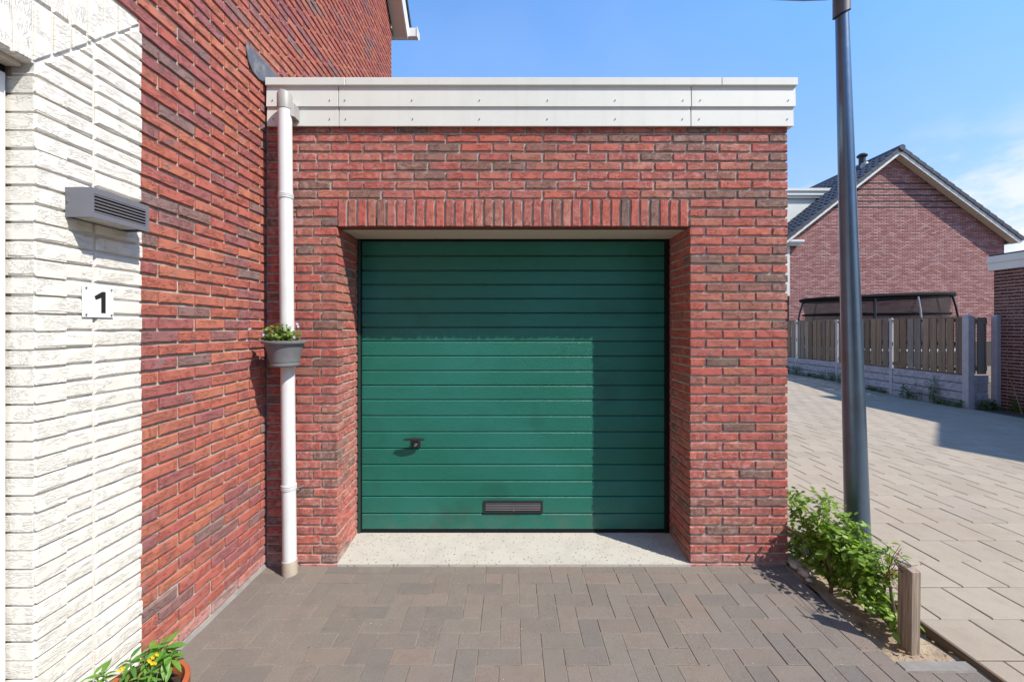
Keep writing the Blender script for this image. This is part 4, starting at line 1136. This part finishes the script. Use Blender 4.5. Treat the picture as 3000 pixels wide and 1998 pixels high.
# flue and dome
MB().tube([(15.75, 18.6, 8.4), (15.75, 18.6, 9.22)], 0.13, 16).tube([(15.75, 18.6, 9.22), (15.75, 18.6, 9.28), (15.75, 18.6, 9.36)], [0.19, 0.21, 0.12], 16).build('flue_pipe', M_flue, fh, smooth=True)
MB().lathe([(0.16, 8.6), (0.17, 8.72), (0.12, 8.84), (0.0001, 8.88)], (15.62, 18.3), 16).build('vent_dome', M_trans, fh, smooth=True)
# eaves return with small cornice, white corner strip
MB().box(11.25, 12.05, FY-0.28, FY-0.01, 5.10, 5.19).box(11.28, 12.0, FY-0.24, FY-0.01, 5.03, 5.099).box(11.3, 11.92, FY-0.2, FY-0.01, 4.96, 5.029).build('eaves_cornice', M_trim, fh)
MB().box(11.42, 11.597, FY-0.05, FY+0.3, 2.9, 4.96).build('corner_strip', M_trim, fh)
RE2 = RE[1]; MB().box(RE[0]-0.02, RE[0]+0.12, FY-0.33, 27.7, RE2+0.02, RE2+0.14).build('gutter', M_pvc, fh)
# dormer
DYY = 18.9
MB().box(11.95, 13.9, DYY, DYY+3.2, 5.6, 7.45).build('dormer', M_trim, fh)
MB().box(11.80, 14.30, DYY-0.12, DYY+3.3, 7.451, 7.56).box(11.74, 14.5, DYY-0.17, DYY+3.3, 7.561, 7.74).box(11.68, 14.62, DYY-0.22, DYY+3.3, 7.741, 7.86).build('dormer_cornice', M_trim, fh)

# ---- trampoline
trc = (12.35, 14.1)
tram = thing('trampoline', (*trc, 0), 'large oval trampoline with black safety net behind the fence', 'trampoline')
ra, rb_ = 2.30, 1.35; NSEG = 40
def ell(t, z, s=1.0, dz=0.0): return (trc[0]+ra*s*math.cos(t), trc[1]+rb_*s*math.sin(t), z+dz*math.cos(t)*0.0)
def ring(z, r, mat, name, s=1.0, tilt=0.0):
    pts_ = [(trc[0]+ra*s*math.cos(2*math.pi*k/NSEG), trc[1]+rb_*s*math.sin(2*math.pi*k/NSEG), z+tilt*math.cos(2*math.pi*k/NSEG)) for k in range(NSEG+1)]
    MB().tube(pts_, r, 8, cap=False).build(name, mat, tram, smooth=True)
ring(2.58, 0.07, M_black, 'top_rail', 1.0, 0.08); ring(2.02, 0.035, M_black, 'net_band', 0.97, 0.02); ring(0.85, 0.06, M_trans, 'mat_frame', 1.02)
m = MB(); vs = []
for k in range(NSEG+1):
    t = 2*math.pi*k/NSEG
    for (z, s) in ((0.87, 0.93), (2.0, 0.95), (2.56, 1.0)): vs.append((trc[0]+ra*s*math.cos(t), trc[1]+rb_*s*math.sin(t), z+(0.08*math.cos(t) if z > 2.5 else 0)))
m.add(vs, [(k*3+q, k*3+q+1, (k+1)*3+q+1, (k+1)*3+q) for k in range(NSEG) for q in range(2)]); m.build('safety_net', M_net, tram)
MB().add([(trc[0]+ra*math.cos(2*math.pi*k/NSEG), trc[1]+rb_*math.sin(2*math.pi*k/NSEG), 0.86) for k in range(NSEG)], [tuple(range(NSEG))]).build('jumping_mat', M_black, tram)
for t in (0.12, 1.1, 2.05, 3.0, 4.25, 4.78, 5.5):
    s0 = 1.12; zt = 2.58+0.08*math.cos(t); P = []
    for u in range(7):
        q = u/6; s_ = s0-(s0-1.0)*(q**3.0); P.append((trc[0]+ra*s_*math.cos(t), trc[1]+rb_*s_*math.sin(t), zt*q if u else -0.02))
    MB().tube(P, 0.028, 8).build('support_pole', M_trans if t > 4.5 and t < 5 else M_blackp, tram, smooth=True)

# ================================================================== WEEDS
def weed(x, y, z, w_, h, n, label, tall=False, dens=1):
    root = thing('weed', (x, y, z), label, 'weed', 'weeds along the fence foot')
    wv = [leaf_mesh('weed_leaf', M_weed, W=0.35, fold=0.3, curl=0.4)]; it = []; sm = MB()
    for s in range(n):
        b = Vector((x+rs.uniform(-w_[0], w_[0]), y+rs.uniform(-w_[1], w_[1]), z)); hh = h*rs.uniform(0.4, 1.0)
        e = b+Vector((rs.uniform(-.05, .05), rs.uniform(-.06, .06), hh)); sm.tube([b, e], [0.004, 0.0015], 4)
        for l in range(6 if not tall else 12):
            q = b.lerp(e, rs.uniform(0.1, 1.0)); L = rs.uniform(0.05, 0.10) if not tall else rs.uniform(0.04, 0.08)
            it.append((0, q, leaf_rot(rs.uniform(0, 6.28), rs.uniform(-0.2, 1.0), rs.uniform(-.5, .5)), (L, L, L)))
    sm.build('stems', M_stemg, root); place(root, 'leaf', 'foliage', wv, it, 0)
weed(8.80, 13.0, 0.12, (.10, .5), 0.34, 26, 'leafy weed clump at the far end of the fence by the garage edge')
weed(8.82, 12.1, 0.12, (.08, .35), 0.18, 18, 'low weed clump between the two farthest visible fence posts')
weed(8.80, 11.1, 0.10, (.10, .45), 0.30, 28, 'bushy weed clump at the fence foot left of the lamp pole')
weed(8.84, 10.1, 0.03, (.04, .35), 0.10, 20, 'low thin grass strip at the fence foot right of the lamp pole')
weed(8.80, 9.15, 0.0, (.07, .25), 0.34, 18, 'thin weed clump with upright stems near the middle fence panel')
weed(8.81, 8.68, 0.0, (.05, .10), 0.62, 9, 'tall slender weed growing up against the concrete kick boards', True)
weed(8.80, 8.35, 0.0, (.08, .25), 0.12, 22, 'grassy weed tuft in front of the big corner fence post')
weed(9.15, 7.95, 0.0, (.18, .05), 0.20, 22, 'weed tuft below the short closing panel')
weed(9.30, 7.55, 0.0, (.05, .20), 0.30, 14, 'weed clump at the foot of the dark brick shed')
br = thing('bare_sapling', (9.25, 7.62, 0), 'thin bare yellowish sapling leaning in front of the dark brick shed', 'sapling')
bm_ = MB(); bm_.tube([(9.27, 7.52, 0), (9.20, 7.60, 0.5), (9.12, 7.70, 0.95)], [0.008, 0.005, 0.002], 6)
bm_.tube([(9.23, 7.57, 0.33), (9.14, 7.78, 0.62)], [0.004, 0.0015], 5).tube([(9.20, 7.6, 0.5), (9.25, 7.45, 0.66)], [0.004, 0.0015], 5)
bm_.build('stem', simple_mat('yellow_stem', (0.28, 0.20, 0.09), 0.8), br, smooth=True)

# ================================================================== NEIGHBOUR HOUSE (off to the right, casts the shade over the road)
nb = thing('neighbour_house', (16, 1.5, 0), 'gabled brick house beside the road just outside the right edge, casting shade on the paving', 'house')
nx0 = 12.1
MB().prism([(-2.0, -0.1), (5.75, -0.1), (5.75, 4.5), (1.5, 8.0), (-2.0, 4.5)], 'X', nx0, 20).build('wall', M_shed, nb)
nr = MB(); 
for (y0, z0, y1, z1) in ((6.0, 4.3, 1.5, 8.0), (-2.3, 4.2, 1.5, 8.0)):
    nr.hexa([(nx0-0.2, y0, z0), (20.2, y0, z0), (20.2, y1, z1), (nx0-0.2, y1, z1), (nx0-0.2, y0, z0+0.2), (20.2, y0, z0+0.2), (20.2, y1, z1+0.2), (nx0-0.2, y1, z1+0.2)])
nr.build('roof', M_rooft, nb)

# ================================================================== HOUSES ACROSS THE STREET (behind the camera)
for (xa, xb, lab) in ((-17.0, -5.2, 'left one of two brick houses across the street behind the viewer'), (-5.0, 7.0, 'right one of two brick houses across the street behind the viewer')):
    oh = thing('street_house', ((xa+xb)/2, -13, 0), lab, 'house', 'houses across the street')
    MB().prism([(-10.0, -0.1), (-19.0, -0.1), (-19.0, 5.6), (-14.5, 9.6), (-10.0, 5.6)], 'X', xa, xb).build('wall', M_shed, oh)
    for (y0, y1) in ((-9.7, -14.5), (-19.3, -14.5)):
        MB().hexa([(xa, y0, 5.35), (xb, y0, 5.35), (xb, y1, 9.61), (xa, y1, 9.61), (xa, y0, 5.55), (xb, y0, 5.55), (xb, y1, 9.81), (xa, y1, 9.81)]).build('roof', M_rooft, oh)
    for fl_ in (0.9, 3.5):
        for k in range(4):
            wx = xa+1.2+k*2.8
            fr_ = MB().box(wx, wx+1.5, -9.995, -9.95, fl_, fl_+1.5).build('window', M_trim, oh)
            MB().box(wx+0.08, wx+1.42, -9.948, -9.94, fl_+0.08, fl_+1.42).build('pane', M_winter, fr_)

# moss and grit caught in the driveway joints
mv = [leaf_mesh('moss', M_weed, W=0.8, fold=0.5, curl=0.2)]; mi = []
for i in range(420):
    y = YT-A*rs.randrange(0, 9)+rs.gauss(0, 0.002) if rs.random() < 0.55 else rs.uniform(1.75, 2.64)
    x = rs.choice((-1.59, -1.28, -1.02, 1.70, 1.795, -0.6, 0.2, 0.9))+rs.gauss(0, 0.05)
    if rs.random() < 0.4: x = 1.797+rs.gauss(0, 0.006)
    if rs.random() < 0.2: x, y = rs.uniform(-1.6, 1.8), D-0.010
    L = rs.uniform(0.002, 0.006); mi.append((0, Vector((x, y, 0.0005)), leaf_rot(rs.uniform(0, 6.28), rs.uniform(-.2, .8), rs.uniform(-.5, .5)), (L, L, L)))
place(None, 'moss', 'moss', mv, mi, 0)
props(bpy.data.objects['moss'], 'tiny moss tufts in the driveway joints and along the wall foot', 'moss')
gv = [leaf_mesh('grit', M_stone, W=0.9, fold=0.6, curl=0.4)]; gi = []
for i in range(260):
    q = Vector((rs.uniform(-1.5, 1.75), rs.uniform(1.7, 2.7), 0.001)) if i < 110 else Vector((rs.uniform(2.2, 6), rs.uniform(1.8, 8), 0.001))
    L = rs.uniform(0.002, 0.005); gi.append((0, q, leaf_rot(rs.uniform(0, 6.28), 0.2, 0.2), (L, L, L)))
place(None, 'grit', 'grit', gv, gi, 0)
props(bpy.data.objects['grit'], 'pale grit specks scattered over the driveway and road paving', 'grit')
